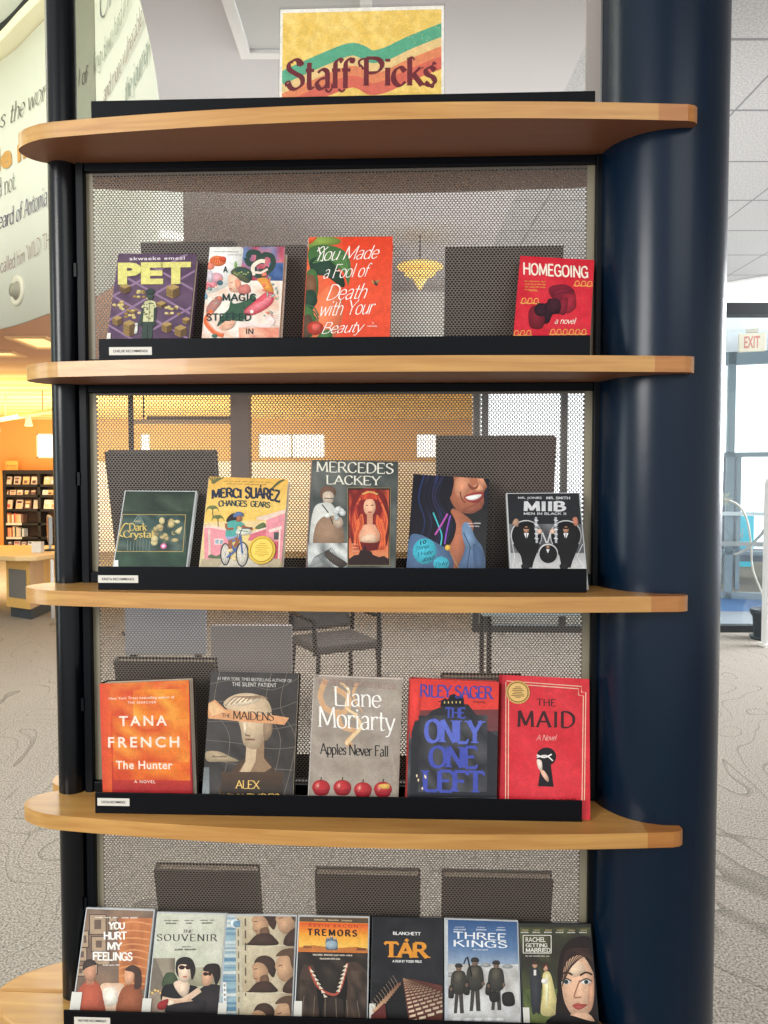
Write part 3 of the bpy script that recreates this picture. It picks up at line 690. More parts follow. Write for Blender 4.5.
# ---- row 1
def paint(a):
    a.full([(0, (88,68,92)), (.4, (100,78,100)), (1, (94,74,94))])
    a.mottle(40, 50, 720, 700, 9, 8, [(94,72,96), (106,82,104), (84,62,86), (100,78,98)])
    lav = (146,118,146)
    for x, y in ((-60,280), (130,200), (330,130), (-130,470), (-220,640)): a.line(lav, 15, x, y, x+900, y+500)
    for x, y in ((40,560), (60,390), (300,660), (-100,480), (560,760)): a.line(lav, 15, x, y, x+700, y-400)
    for x, y in ((150,440), (530,480), (300,365), (240,500)):                       # flower beds
        for k in range(12): a.ell(a.r.choice([(196,176,112), (152,122,60), (120,96,60), (208,190,130)]), x+a.r.uniform(-52,52), y+a.r.uniform(-30,30), 15, 9)
    def block(x, y, w, h, c=(150,122,72)):
        a.poly((176,146,92), x, y, x+w, y-w*.45, x+2*w, y, x+w, y+w*.45)
        a.poly(c, x, y, x+w, y+w*.45, x+w, y+w*.45+h, x, y+h)
        a.poly((104,80,52), x+w, y+w*.45, x+2*w, y, x+2*w, y+h, x+w, y+w*.45+h)
        for q in range(1, 4): a.line((88,66,46), 3, x, y+h*q/4, x+w, y+w*.45+h*q/4, x+2*w, y+h*q/4)
    block(480, 310, 48, 62); block(170, 565, 44, 80); block(90, 530, 36, 42); block(450, 575, 38, 46); block(545, 600, 44, 50); block(410, 425, 36, 20, (170,140,80)); block(140, 300, 42, 40, (112,88,66)); block(600, 540, 30, 26)
    a.text((224,216,128), 'PET', 132, 128, 656, 290, bold=.055, spacing=1.02)
    a.text((226,216,222), 'akwaeke emezi', 216, 86, 612, 112, bold=.02, spacing=1.15)
    g = (62,76,68)
    a.poly(g, 305, 470, 330, 460, 300, 590, 280, 585); a.poly(g, 395, 450, 412, 460, 402, 590, 388, 590)
    a.poly(g, 312, 550, 352, 550, 342, 690, 300, 690); a.poly(g, 352, 550, 388, 550, 382, 690, 348, 690)
    a.rect(g, 352, 385, 376, 415); a.ell(g, 365, 372, 25, 32); a.ell((48,62,58), 366, 346, 34, 24)
    a.poly((208,206,158), 328, 415, 352, 408, 376, 408, 402, 418, 412, 456, 392, 462, 390, 560, 312, 560, 322, 468, 300, 455)
    for k in range(26): a.ell((110,112,84), a.r.uniform(318,396), a.r.uniform(420,552), 6, 5)
    a.line((110,112,84), 4, 364, 412, 356, 558)
    a.blob((206,206,196), 250, 640, 262, 580, 276, 590, 272, 640); a.ell((206,206,196), 266, 578, 12, 10)
    a.rect((230,226,216), 46, 640, 78, 690)
hardcover('pet', FIT['pet'], QD['pet'], (100, 245, 7.245), 'purple hardcover with a pale yellow block title over a tilted city grid', GB, paint, (86,62,92))

def paint(a):
    a.full([(0, (238,236,222)), (.6, (240,226,210)), (1, (232,178,150))])
    a.mottle(60, 300, 640, 770, 8, 8, [(240,230,216), (238,214,196), (236,196,170), (244,236,222)])
    a.mottle(330, 60, 720, 330, 6, 4, [(198,86,98), (150,140,170), (172,60,78), (110,130,170), (206,120,130)])
    a.blob((238,236,224), 60, 60, 330, 60, 360, 140, 300, 330, 60, 420)
    a.mottle(560, 190, 700, 330, 3, 3, [(80,108,158), (120,150,186), (60,84,130)])
    for p in ((170,180,64,42,(222,120,70)), (110,220,36,30,(228,132,110)), (210,165,26,22,(206,80,50)), (120,360,46,30,(224,140,146)), (160,310,50,40,(214,160,170)), (110,300,24,50,(200,190,196)), (185,350,24,20,(70,100,110)), (95,380,30,24,(206,110,120))):
        a.ell(p[4], *p[:4])
    for k in range(6): a.line((190,70,44), 5, 120+k*18, 200, 130+k*16, 170, 150+k*12, 158)
    # coils of hair
    dk = (52,74,66)
    a.line(dk, 42, 400, 150, 420, 110, 480, 120, 470, 190, 410, 200, 388, 150, smooth=True)
    a.line(dk, 40, 500, 200, 520, 130, 580, 140, 590, 200, 560, 250, 480, 260, smooth=True)
    a.line(dk, 52, 560, 230, 520, 280, 460, 280, 440, 230, smooth=True)
    a.line((240,226,206), 30, 440, 290, 440, 220, 490, 180, 530, 180, smooth=True)
    a.line((240,214,196), 18, 430, 265, 500, 270, 550, 240)
    a.blob((86,92,66), 270, 260, 330, 222, 420, 250, 430, 310, 400, 350, 340, 330, 290, 300)
    a.blob(dk, 300, 250, 370, 226, 430, 270, 425, 330, 380, 300)
    for k in range(7): a.ell((150,160,96), 300+k*17, 275+10*math.sin(k*1.7), 9, 6)
    a.blob((120,160,90), 296, 225, 304, 180, 318, 205, 314, 235)
    # face
    a.blob((236,186,158), 250, 300, 280, 285, 330, 320, 350, 370, 330, 420, 270, 418, 252, 380)
    a.blob((222,150,122), 300, 330, 340, 330, 345, 380, 315, 400)
    a.line((150,80,70), 5, 262, 350, 284, 346); a.line((190,80,80), 8, 258, 395, 276, 396)
    a.blob((200,120,110), 330, 380, 400, 360, 420, 420, 340, 440)
    # fish
    a.blob((222,150,70), 470, 320, 540, 310, 590, 380, 590, 440, 545, 430, 500, 360)
    a.blob((212,84,96), 370, 580, 400, 510, 470, 470, 540, 420, 600, 430, 590, 500, 520, 560, 420, 600)
    a.blob((232,120,130), 380, 580, 430, 520, 500, 490, 560, 450, 580, 480, 500, 550)
    for k in range(9): a.ell((240,140,150), 470+k*13, 530-k*9+10*math.sin(k*2), 10, 8)
    a.ell((248,238,220), 430, 570, 14, 14)
    a.blob((170,120,110), 80, 540, 150, 460, 200, 460, 190, 510, 130, 580, 90, 620)
    a.line((226,110,60), 32, 120, 560, 70, 640, 130, 720, 210, 750, smooth=True)
    a.line((240,150,120), 12, 112, 580, 84, 640, 140, 710, 200, 735, smooth=True)
    for k in range(26): a.ell(a.r.choice([(236,150,120), (240,196,170), (200,120,130), (150,176,160), (228,120,90), (120,150,140)]), a.r.choice([a.r.uniform(80,240), a.r.uniform(520,640)]), a.r.uniform(280,600), a.r.uniform(6,22), a.r.uniform(5,14), a.r.uniform(0,3))
    for k in range(9): a.line(a.r.choice([(226,170,140), (206,150,150), (240,220,200)]), 6, 560+k*8, 560+k*14, 600, 600+k*12, 640, 590+k*16, smooth=True, w1=2)
    # dress
    a.blob((60,92,70), 160, 680, 200, 600, 250, 550, 270, 470, 290, 510, 400, 480, 430, 440, 460, 480, 370, 560, 380, 620, 320, 640, 230, 640)
    a.blob((50,78,62), 200, 640, 280, 570, 300, 620, 240, 680)
    a.blob((236,180,150), 180, 690, 230, 640, 300, 640, 280, 690, 220, 710)
    for k in range(4): a.line((190,110,90), 4, 200+k*20, 690-k*4, 224+k*20, 660)
    a.line((244,222,214), 34, 330, 690, 430, 660, 540, 680, 590, 640, 540, 610, smooth=True)
    a.mottle(330, 690, 640, 770, 5, 2, [(236,170,140), (228,140,116), (240,190,166)])
    a.ell((70,110,96), 140, 752, 22, 14); a.ell((120,160,180), 72, 455, 16, 24)
    a.fine((120,118,110), 146, 106, 338, 112, 6); a.fine((120,118,110), 240, 130, 356, 136, 4)
    t = (36,58,56)
    a.text(t, 'A', 212, 222, 246, 274, font='block'); a.text(t, 'MAGIC', 204, 432, 462, 492, font='block', track=1.6)
    a.text(t, 'STEEPED', 78, 584, 426, 642, font='block', track=1.8); a.text(t, 'IN', 386, 698, 444, 742, font='block', track=1)
hardcover('magic', FIT['magic'], QD['magic'], (196, 238, 7.68), 'cream painted hardcover of a dark-haired figure with orange and pink fish', GB, paint, (236,226,214), pages=mat('tan_pages', (190,146,98), rough=.9, noise=.15, nscale=60, stretch=(1,40,1)))

def paint(a):
    a.full([(0, (226,70,42)), (.5, (232,86,56)), (1, (226,76,52))])
    a.grad(420, 60, 560, 430, (236,118,78), (232,84,54), hor=True)
    a.blob((232,120,80), 430, 330, 520, 240, 560, 330, 520, 440, 430, 440)
    G1, G2, G3 = (72,112,64), (40,66,52), (128,152,70)
    a.blob(G3, 430, 64, 500, 60, 550, 72, 540, 90, 480, 96, 440, 110)
    a.blob((222,90,50), 430, 60, 470, 60, 440, 90)
    a.blob(G1, 436, 110, 490, 92, 560, 110, 588, 160, 580, 240, 560, 190, 520, 180, 470, 190, 440, 180)
    a.blob(G2, 440, 150, 500, 140, 560, 210, 560, 250, 500, 210, 450, 200)
    for k in range(5): a.line((96,140,80), 4, 450+k*6, 160-k*8, 520+k*10, 150-k*4, 560+k*5, 180+k*6, smooth=True)
    a.blob(G1, 426, 200, 460, 190, 470, 250, 450, 330, 422, 330)
    a.blob((120,84,60), 424, 215, 452, 206, 464, 250, 448, 290, 424, 290)
    a.blob(G2, 418, 270, 450, 260, 466, 300, 440, 330, 418, 320)
    for k in range(5): a.line((70,100,70), 5, 418, 312+k*16, 452, 322+k*15, 470, 352+k*13, smooth=True)
    a.blob(G1, 412, 330, 440, 325, 462, 380, 440, 430, 410, 430)
    a.blob((88,70,54), 414, 360, 440, 350, 452, 400, 430, 430, 412, 430)
    a.blob((178,60,48), 430, 384, 456, 372, 484, 384, 486, 410, 460, 420, 434, 412)
    a.blob((214,96,84), 446, 384, 470, 380, 474, 400, 450, 404)
    a.blob(G1, 466, 425, 500, 400, 520, 415, 510, 440, 470, 440)
    w = (252,244,236)
    kw = dict(font='script', thick=.85, thin=.45, serif=False, shear=.45, track=-.2)
    for t, b, sl in (('You Made', (466, 95, 694, 148), -12), ('a Fool of', (488, 162, 668, 214), -10), ('Death', (498, 236, 650, 294), -8), ('with Your', (476, 294, 680, 350), -10), ('Beauty', (480, 372, 640, 424), -8)):
        a.text(w, t, *b, sl=sl, **kw)
    for p in ((466,118,492,100,486,150,478,150), ): a.line(w, 3, *p, smooth=True)
    a.ell((96,74,60), 674, 230, 9, 6, .3); a.blob((206,150,90), 664, 222, 674, 230, 670, 236); a.blob((160,130,90), 680, 224, 694, 222, 684, 234); a.ell((60,60,56), 682, 238, 6, 4)
    a.text((248,226,214), 'a', 666, 374, 672, 380); a.text((248,226,214), 'NOVEL', 650, 386, 686, 392, bold=.01)
hardcover('fool', FIT['fool'], QD['fool'], (190, 220, 3.657), 'tall orange-red hardcover with white brush script and green leaves at its left edge', GB, paint, (218,96,66))

def paint(a):
    a.full([(0, (212,44,58)), (1, (200,36,52))]); a.mottle(380, 240, 660, 510, 6, 6, [(212,42,58), (202,36,52), (216,50,64)])
    y = (232,160,84)
    for x, yy, n in ((592, 336, 3), (420, 396, 3), (512, 492, 6), (394, 496, 3)):
        for k in range(n):
            cx = x + k*20; a.line(y, 3.5, cx, yy, cx+4, yy-12, cx+12, yy-14, cx+15, yy-7, cx+10, yy-5, smooth=True, w1=2)
            a.line(y, 4, cx-4, yy+1, cx+8, yy+2, cx+18, yy-2, smooth=True)
    a.blob((120,28,46), 520, 380, 508, 352, 528, 338, 566, 336, 590, 354, 588, 376, 560, 392)
    a.blob((150,36,52), 556, 372, 590, 360, 596, 385, 592, 412, 566, 428, 552, 410)
    a.line((96,24,40), 3, 516, 366, 548, 350, 584, 356, smooth=True); a.line((96,24,40), 3, 520, 374, 556, 360, 588, 366, smooth=True)
    a.blob((130,30,48), 548, 384, 570, 380, 560, 430, 540, 424)
    a.blob((44,22,34), 462, 412, 478, 398, 500, 396, 510, 382, 538, 384, 548, 402, 540, 428, 520, 432, 508, 456, 490, 460, 462, 440)
    a.blob((118,28,42), 444, 420, 462, 404, 478, 424, 494, 440, 486, 474, 450, 474, 442, 450)
    a.ell((44,22,34), 482, 418, 22, 20); a.ell((60,26,38), 526, 402, 22, 22)
    for k in range(30): a.ell((72,34,46), a.r.uniform(470,545), a.r.uniform(390,430), 2, 2)
    a.text((248,232,214), 'HOMEGOING', 428, 270, 635, 312, sl=4, font='block', thick=2.0, thin=1.5, track=.7)
    for k in range(4): a.fine(y, 432, 327+k*9, 500-(k==3)*30, 331+k*9, 4)
    a.fine(y, 446, 358, 478, 361, 2)
    a.text((248,232,214), 'a novel', 526, 442, 596, 462, font='script', thick=1.1, thin=.8, serif=False, shear=.3)
hardcover('home', FIT['home'], QD['home'], (390, 180, 3.2), 'red paperback with two dark head silhouettes and small yellow waves', GB, paint, (196,40,54), soft=True, pages=mat('worn_pages', (196,168,128), rough=.9, noise=.2, nscale=50, stretch=(1,40,1)))

# ---- row 2
def paint(a):
    a.full([(0, (58,72,58)), (.4, (44,60,50)), (1, (50,70,56))])
    a.mottle(110, 180, 400, 250, 6, 2, [(56,70,58), (70,84,70), (44,56,48)])
    a.mottle(120, 262, 370, 390, 8, 6, [(52,74,70), (70,92,86), (40,58,54), (60,70,62), (88,104,96)])
    a.mottle(120, 390, 370, 450, 6, 2, [(52,76,60), (60,86,66), (44,66,54)])
    g = (186,160,96)
    a.line(g, 2, 150, 262, 368, 262); a.line(g, 2, 126, 390, 360, 390); a.line(g, 2, 150, 262, 126, 390); a.line(g, 2, 368, 262, 360, 390)
    a.line((150,170,160), 2, 178, 300, 206, 262, 226, 300); a.poly((96,116,110), 186, 296, 206, 270, 224, 296)
    for k in range(22): a.ell(a.r.choice([(178,160,112), (206,190,140), (132,120,84), (90,100,80)]), a.r.uniform(256,344), a.r.uniform(284,360), a.r.uniform(6,13), a.r.uniform(6,12))
    a.ell((206,190,140), 286, 284, 10, 12); a.ell((196,176,124), 318, 296, 11, 12)
    a.blob((206,190,140), 332, 320, 356, 304, 348, 330); a.ell((214,120,160), 292, 372, 11, 10); a.ell((250,210,226), 292, 372, 5, 5)
    for k in range(8): a.line((120,134,124), 2, 166+k*11, 350+6*math.sin(k), 164+k*11, 388)
    kw = dict(font='serif', thick=1.7, thin=.7)
    a.text((214,188,106), 'Dark', 172, 292, 236, 320, **kw); a.text((214,188,106), 'Crystal', 150, 318, 258, 350, **kw)
    a.fine((206,190,140), 190, 284, 216, 288, 1)
    a.line((214,188,106), 4, 150, 340, 138, 330, 156, 296, 170, 296, smooth=True)
    a.rect((236,236,232), 108, 420, 132, 444)
dvd('crystal', FIT['crystal'], QD['crystal'], (80, 440, 3.49), 'dark green video case with a gold-lettered picture band across its middle', 'video cases among the books', paint, sticker=None)

def paint(a):
    a.full([(0, (232,182,84)), (.4, (240,200,104)), (.55, (240,214,140)), (1, (196,184,160))])
    a.grad(0, 60, 760, 330, (232,180,84), (242,204,110))
    a.fine((120,84,50), 216, 102, 570, 108, 8, sl=14); a.fine((120,84,50), 240, 122, 540, 128, 7, sl=12)
    gr = (112,112,70)
    for k in range(6): a.line(gr, 13, 110+k*22, 66, 130+k*8, 96, 128+k*4, 118, smooth=True, w1=2)
    for k in range(8): a.line((96,100,66), 12, 668-k*6, 92+k*3, 620-k*6, 110+k*8, 560+k*4, 170-k*2, smooth=True, w1=2)
    n = (42,50,70)
    a.text(n, 'MERCI', 122, 160, 352, 244, sl=-4, arch=12, font='serif', thick=3.0, thin=1.6, caps_serif=.1); a.text(n, 'SUÁREZ', 374, 140, 640, 258, sl=34, arch=10, font='serif', thick=3.0, thin=1.6, caps_serif=.1)
    a.text((36,66,70), 'CHANGES', 174, 252, 392, 304, sl=4, arch=6, font='serif', thick=2.4, thin=1.2, caps_serif=.2); a.text((36,66,70), 'GEARS', 416, 260, 566, 310, sl=12, arch=2, font='serif', thick=2.4, thin=1.2, caps_serif=.2)
    # houses
    a.poly((236,206,150), 60, 420, 760, 400, 760, 470, 60, 470)
    for x, y in ((128, 318), (168, 392)):
        a.line((120,108,72), 7, x, y, x+4, y+70)
        for k in range(9):
            g = -PI*k/8; a.line((110,120,76), 9, x, y, x+34*math.cos(g), y+22*math.sin(g)-8, x+50*math.cos(g), y+24*math.sin(g)+20, smooth=True, w1=2)
    a.blob((92,108,66), 456, 470, 480, 440, 520, 424, 540, 450, 530, 474)
    pk, pk2 = (232,150,158), (214,112,126)
    a.poly(pk, 60, 450, 110, 450, 250, 480, 250, 700, 60, 700); a.poly((236,208,190), 50, 448, 112, 440, 260, 472, 260, 490, 110, 462, 50, 464)
    a.rect((220,196,180), 92, 470, 108, 690); a.rect((240,216,206), 140, 545, 210, 590); a.rect((150,170,180), 146, 552, 174, 584); a.rect((150,170,180), 180, 556, 206, 586)
    a.poly(pk2, 430, 490, 540, 466, 540, 560, 400, 560); a.poly((238,214,196), 400, 500, 540, 460, 540, 474, 410, 516)
    a.poly(pk, 540, 400, 680, 350, 680, 720, 540, 720); a.poly((236,210,190), 460, 388, 690, 322, 690, 350, 540, 406, 470, 402)
    a.poly((238,216,206), 560, 480, 660, 450, 660, 476, 570, 500); a.rect((78,84,80), 602, 498, 642, 554); a.rect((200,90,104), 610, 570, 650, 720); a.rect((238,212,200), 640, 480, 652, 740)
    a.blob((90,110,80), 90, 690, 110, 664, 150, 676, 190, 664, 196, 696)
    a.poly((186,170,140), 40, 700, 400, 690, 660, 700, 660, 770, 20, 770); a.poly((206,196,176), 150, 770, 240, 700, 420, 700, 520, 770)
    # bicycle
    bk = (40,44,60); fr_ = (78,104,160)
    for cx in (225, 358):
        a.ell((214,206,190), cx, 664, 44 if cx > 300 else 36, 88 if cx > 300 else 78, .12); 
        pts = []
        rx, ry = (46, 90) if cx > 300 else (36, 80)
        for k in range(25): pts += [cx+rx*math.cos(2*PI*k/24), 664+ry*math.sin(2*PI*k/24)]
        a.line(bk, 9, *pts)
        for k in range(8): a.line((120,124,130), 2, cx, 664, cx+rx*.9*math.cos(PI*k/4), 664+ry*.9*math.sin(PI*k/4))
    a.line(fr_, 14, 235, 690, 300, 640, 340, 520); a.line(fr_, 16, 250, 560, 300, 640); a.line(fr_, 14, 340, 510, 360, 660); a.line(fr_, 12, 270, 570, 340, 540)
    # rider
    a.line((156,96,66), 30, 268, 540, 262, 590, 270, 640, smooth=True); a.line((156,96,66), 28, 290, 530, 322, 560, 300, 610)
    a.ell((236,206,150), 262, 636, 24, 12, -.3); a.ell((236,206,150), 296, 700, 20, 12, .5)
    a.blob((160,170,206), 230, 520, 300, 500, 320, 530, 250, 556)
    a.blob((86,168,158), 244, 420, 290, 400, 330, 410, 376, 440, 350, 462, 320, 450, 310, 520, 232, 530, 232, 480)
    a.line((156,96,66), 20, 350, 450, 400, 468, 436, 470, smooth=True); a.line((156,96,66), 18, 232, 430, 240, 470, 290, 470, smooth=True)
    a.ell((166,104,72), 328, 392, 26, 28); a.blob((44,34,36), 240, 390, 270, 360, 300, 354, 312, 400, 270, 410, 236, 420)
    a.blob((88,110,150), 286, 366, 320, 340, 360, 350, 364, 376, 330, 372, 296, 386)
    a.blob((214,214,196), 306, 500, 330, 470, 400, 470, 430, 500, 380, 520, 330, 516); a.line((90,140,110), 7, 330, 486, 400, 492)
    a.line((60,70,90), 8, 336, 520, 356, 470, 430, 466)
def stick(a, e): medal(a, e, 514, 634, 106, 106, mat('gold_foil', (226,190,70), rough=.35, metal=.25), mat('gold_foil_pale', (240,208,92), rough=.35, metal=.2), mat('gold_foil_line', (202,160,50), rough=.4, metal=.2))
hardcover('merci', FIT['merci'], QD['merci'], (196, 468, 7.68), 'yellow hardcover of a girl cycling past pink houses, with a round gold seal', GB, paint, (236,226,210), stick=stick)

def paint(a):
    a.full([(0, (64,70,66)), (.3, (86,92,88)), (1, (110,112,106))])
    a.mottle(50, 100, 380, 480, 8, 8, [(84,90,86), (64,70,66), (106,110,104), (74,78,74)])
    w = (232,228,212); kw = dict(font='serif', thick=1.5, thin=.6, track=.6)
    # figure at a bench
    a.blob((110,82,66), 108, 210, 130, 196, 158, 206, 160, 230, 140, 226, 110, 240)
    a.blob((196,178,158), 116, 224, 140, 216, 154, 232, 146, 258, 120, 258)
    a.line((50,46,42), 3, 120, 240, 154, 242)
    a.blob((206,206,198), 82, 280, 116, 256, 150, 264, 172, 320, 160, 350, 120, 350, 80, 400, 66, 390)
    a.blob((150,120,96), 92, 330, 130, 300, 176, 320, 186, 400, 120, 410, 80, 400); a.line((70,60,56), 4, 112, 262, 134, 292, 150, 330, smooth=True)
    a.ell((222,222,214), 130, 300, 12, 9); a.blob((180,160,140), 150, 320, 176, 306, 186, 330, 166, 346)
    for k in range(8): a.ell(a.r.choice([(170,178,176), (206,210,206), (140,146,144)]), a.r.uniform(160,196), a.r.uniform(270,320), 10, 10)
    a.mottle(60, 396, 200, 478, 5, 3, [(196,200,196), (140,146,144), (220,222,216), (110,112,110)])
    for k in range(10): a.line((96,100,98), 2, 66+k*6, 478-k*2, 90+k*6, 440-k*3, 120+k*6, 470, smooth=True)
    a.blob((70,60,54), 130, 420, 160, 440, 200, 466, 170, 478, 120, 440)
    a.rect((30,24,24), 202, 204, 350, 472); a.mottle(206, 210, 345, 466, 7, 8, [(150,44,36), (186,64,44), (110,30,30), (206,90,56)])
    a.grad(206, 380, 345, 466, (210,96,62), (226,150,100))
    hr, hd = (206,78,48), (120,28,26)
    a.blob(hd, 212, 330, 214, 260, 236, 216, 280, 204, 324, 220, 344, 280, 340, 400, 300, 420, 250, 420, 216, 396)
    for k in range(12): a.line(a.r.choice([hr, (226,108,62), (166,46,36)]), 7, 252-k*1.5, 228+k*3, 232-k*1.6, 270+k*4, 240-k*1.5, 330+k*4, 222+k*1.5, 404, smooth=True, w1=3)
    for k in range(12): a.line(a.r.choice([hr, (226,108,62), (166,46,36)]), 7, 304+k*1.5, 228+k*3, 324+k*1.4, 270+k*4, 314+k*1.6, 330+k*4, 334-k*1.2, 404, smooth=True, w1=3)
    a.ell((232,176,140), 278, 271, 21, 31); a.line((90,40,36), 3, 265, 264, 273, 266); a.line((90,40,36), 3, 283, 266, 291, 264); a.line((180,50,46), 4, 272, 289, 285, 289)
    for k in range(9): a.line(a.r.choice([hr, (186,60,40)]), 6, 254+k*6, 246-3*math.sin(k*.4), 258+k*5, 226, 268+k*3, 214, smooth=True)
    a.line((206,170,96), 5, 252, 226, 278, 218, 306, 226, smooth=True)
    a.rect((210,146,112), 269, 296, 289, 334); a.blob((226,164,130), 240, 366, 256, 334, 300, 334, 316, 360, 308, 392, 248, 392)
    a.blob((226,190,160), 248, 388, 262, 368, 292, 366, 300, 392)
    for k in range(8): a.line(a.r.choice([hr, (226,108,62), (150,40,34)]), 7, 250-k*2, 296+k*3, 256-k*3, 330+k*2, 240-k*2, 370, 252-k*4, 420, smooth=True, w1=2); a.line(a.r.choice([hr, (226,108,62), (150,40,34)]), 7, 304+k*2, 296+k*3, 300+k*4, 330+k*2, 318+k*2, 370, 306+k*4, 420, smooth=True, w1=2)
    a.poly((44,24,24), 206, 466, 206, 450, 224, 438, 240, 436, 246, 420, 256, 420, 262, 400, 268, 422, 284, 424, 290, 436, 312, 444, 330, 440, 345, 450, 345, 466)
    for k in range(3): a.fine((240,200,170), 218, 398+k*12, 240, 401+k*12, 2)
    a.box((150,130,90), 202, 204, 350, 472, 2)
    a.text(w, 'MERCEDES', 92, 112, 360, 152, sl=6, **kw); a.text(w, 'LACKEY', 126, 160, 320, 194, sl=4, **kw)
hardcover('lackey', FIT['lackey'], QD['lackey'], (290, 430, 3.49), 'grey hardcover with a framed red-haired woman inset beside an aproned figure', GB, paint, (150,120,116))

def paint(a):
    a.full([(0, (30,30,44)), (.5, (24,24,34)), (1, (40,50,70))])
    a.blob((42,70,120), 470, 150, 540, 150, 548, 220, 520, 300, 470, 260)
    # shadowed wall right, denim
    a.blob((22,22,26), 600, 290, 700, 280, 700, 480, 600, 470)
    # face and neck
    sk, sk2 = (172,104,76), (206,140,106)
    a.blob(sk, 560, 290, 580, 280, 640, 330, 620, 400, 590, 480, 540, 480, 550, 380)
    a.blob(sk, 548, 140, 690, 150, 690, 190, 674, 220, 674, 262, 640, 292, 590, 286, 562, 250, 552, 200)
    a.blob(sk2, 580, 170, 620, 160, 630, 200, 600, 240, 576, 220)
    a.blob(sk2, 650, 150, 682, 150, 684, 190, 660, 200)
    a.blob((146,84,64), 640, 262, 668, 250, 668, 276, 630, 292, 600, 282)
    a.blob((156,60,58), 606, 236, 630, 222, 672, 218, 670, 240, 652, 256, 624, 252); a.blob((238,230,222), 612, 236, 634, 229, 666, 226, 660, 238, 640, 246, 622, 245)
    a.line((110,56,42), 4, 594, 216, 598, 240, 612, 256, smooth=True); a.blob((226,160,122), 640, 196, 664, 192, 672, 210, 650, 214)
    a.blob((130,70,52), 620, 186, 640, 200, 656, 190, 650, 206, 630, 208)
    # hair
    dk = (22,22,34)
    a.blob(dk, 430, 150, 560, 150, 566, 220, 548, 262, 580, 330, 560, 400, 500, 440, 420, 400)
    a.blob(dk, 672, 165, 700, 165, 700, 300, 684, 260, 690, 210)
    for k in range(14):
        c = a.r.choice([(34,54,96), (26,28,42), (44,44,76), (28,32,52), (20,20,28)])
        a.line(c, 7, 470+k*6, 155, 450+k*6+10*math.sin(k), 240, 470+k*8, 330, 430+k*9, 430, smooth=True, w1=2)
    a.line((70,190,196), 5, 500, 290, 516, 330, 530, 370, 524, 410, smooth=True); a.line((190,90,180), 6, 550, 294, 530, 330, 506, 368, smooth=True); a.line((140,80,190), 5, 560, 300, 548, 350, 540, 400, smooth=True)
    # jacket
    dn = (82,108,142)
    a.blob(dn, 416, 380, 450, 366, 520, 400, 560, 430, 560, 490, 410, 490); a.blob(dn, 610, 330, 650, 380, 676, 420, 680, 490, 590, 490, 610, 420)
    a.blob((106,134,166), 600, 340, 622, 326, 650, 390, 640, 420, 610, 400); a.blob((64,88,122), 640, 400, 676, 430, 676, 490, 650, 490)
    a.line((40,60,90), 3, 606, 360, 630, 410, 620, 480); a.line((170,150,110), 2, 560, 430, 590, 480)
    a.ell((224,176,70), 551, 412, 10, 10)
    a.ell((64,176,196), 470, 424, 42, 44, .1); a.ell((64,176,196), 528, 466, 28, 24)
    k = dict(font='script', thick=1.15, thin=.8, serif=False, shear=.12); d = (24,40,60)
    a.text(d, '10', 454, 386, 476, 400, sl=-6, bold=.02); a.text(d, 'Things', 438, 404, 486, 420, sl=-10, **k); a.text(d, 'I Hate', 446, 422, 498, 438, sl=-10, **k); a.text(d, 'about', 462, 440, 506, 456, sl=-10, **k); a.text(d, 'Pinky', 508, 458, 552, 478, sl=-8, **k)
    a.fine((220,214,214), 620, 326, 670, 330, 2); a.fine((220,214,214), 624, 336, 662, 340, 2)
hardcover('ten', FIT['ten'], QD['ten'], (290, 430, 3.49), 'dark cover of a smiling woman with blue-streaked hair and turquoise lettered badges', GB, paint, (30,30,44), soft=True)

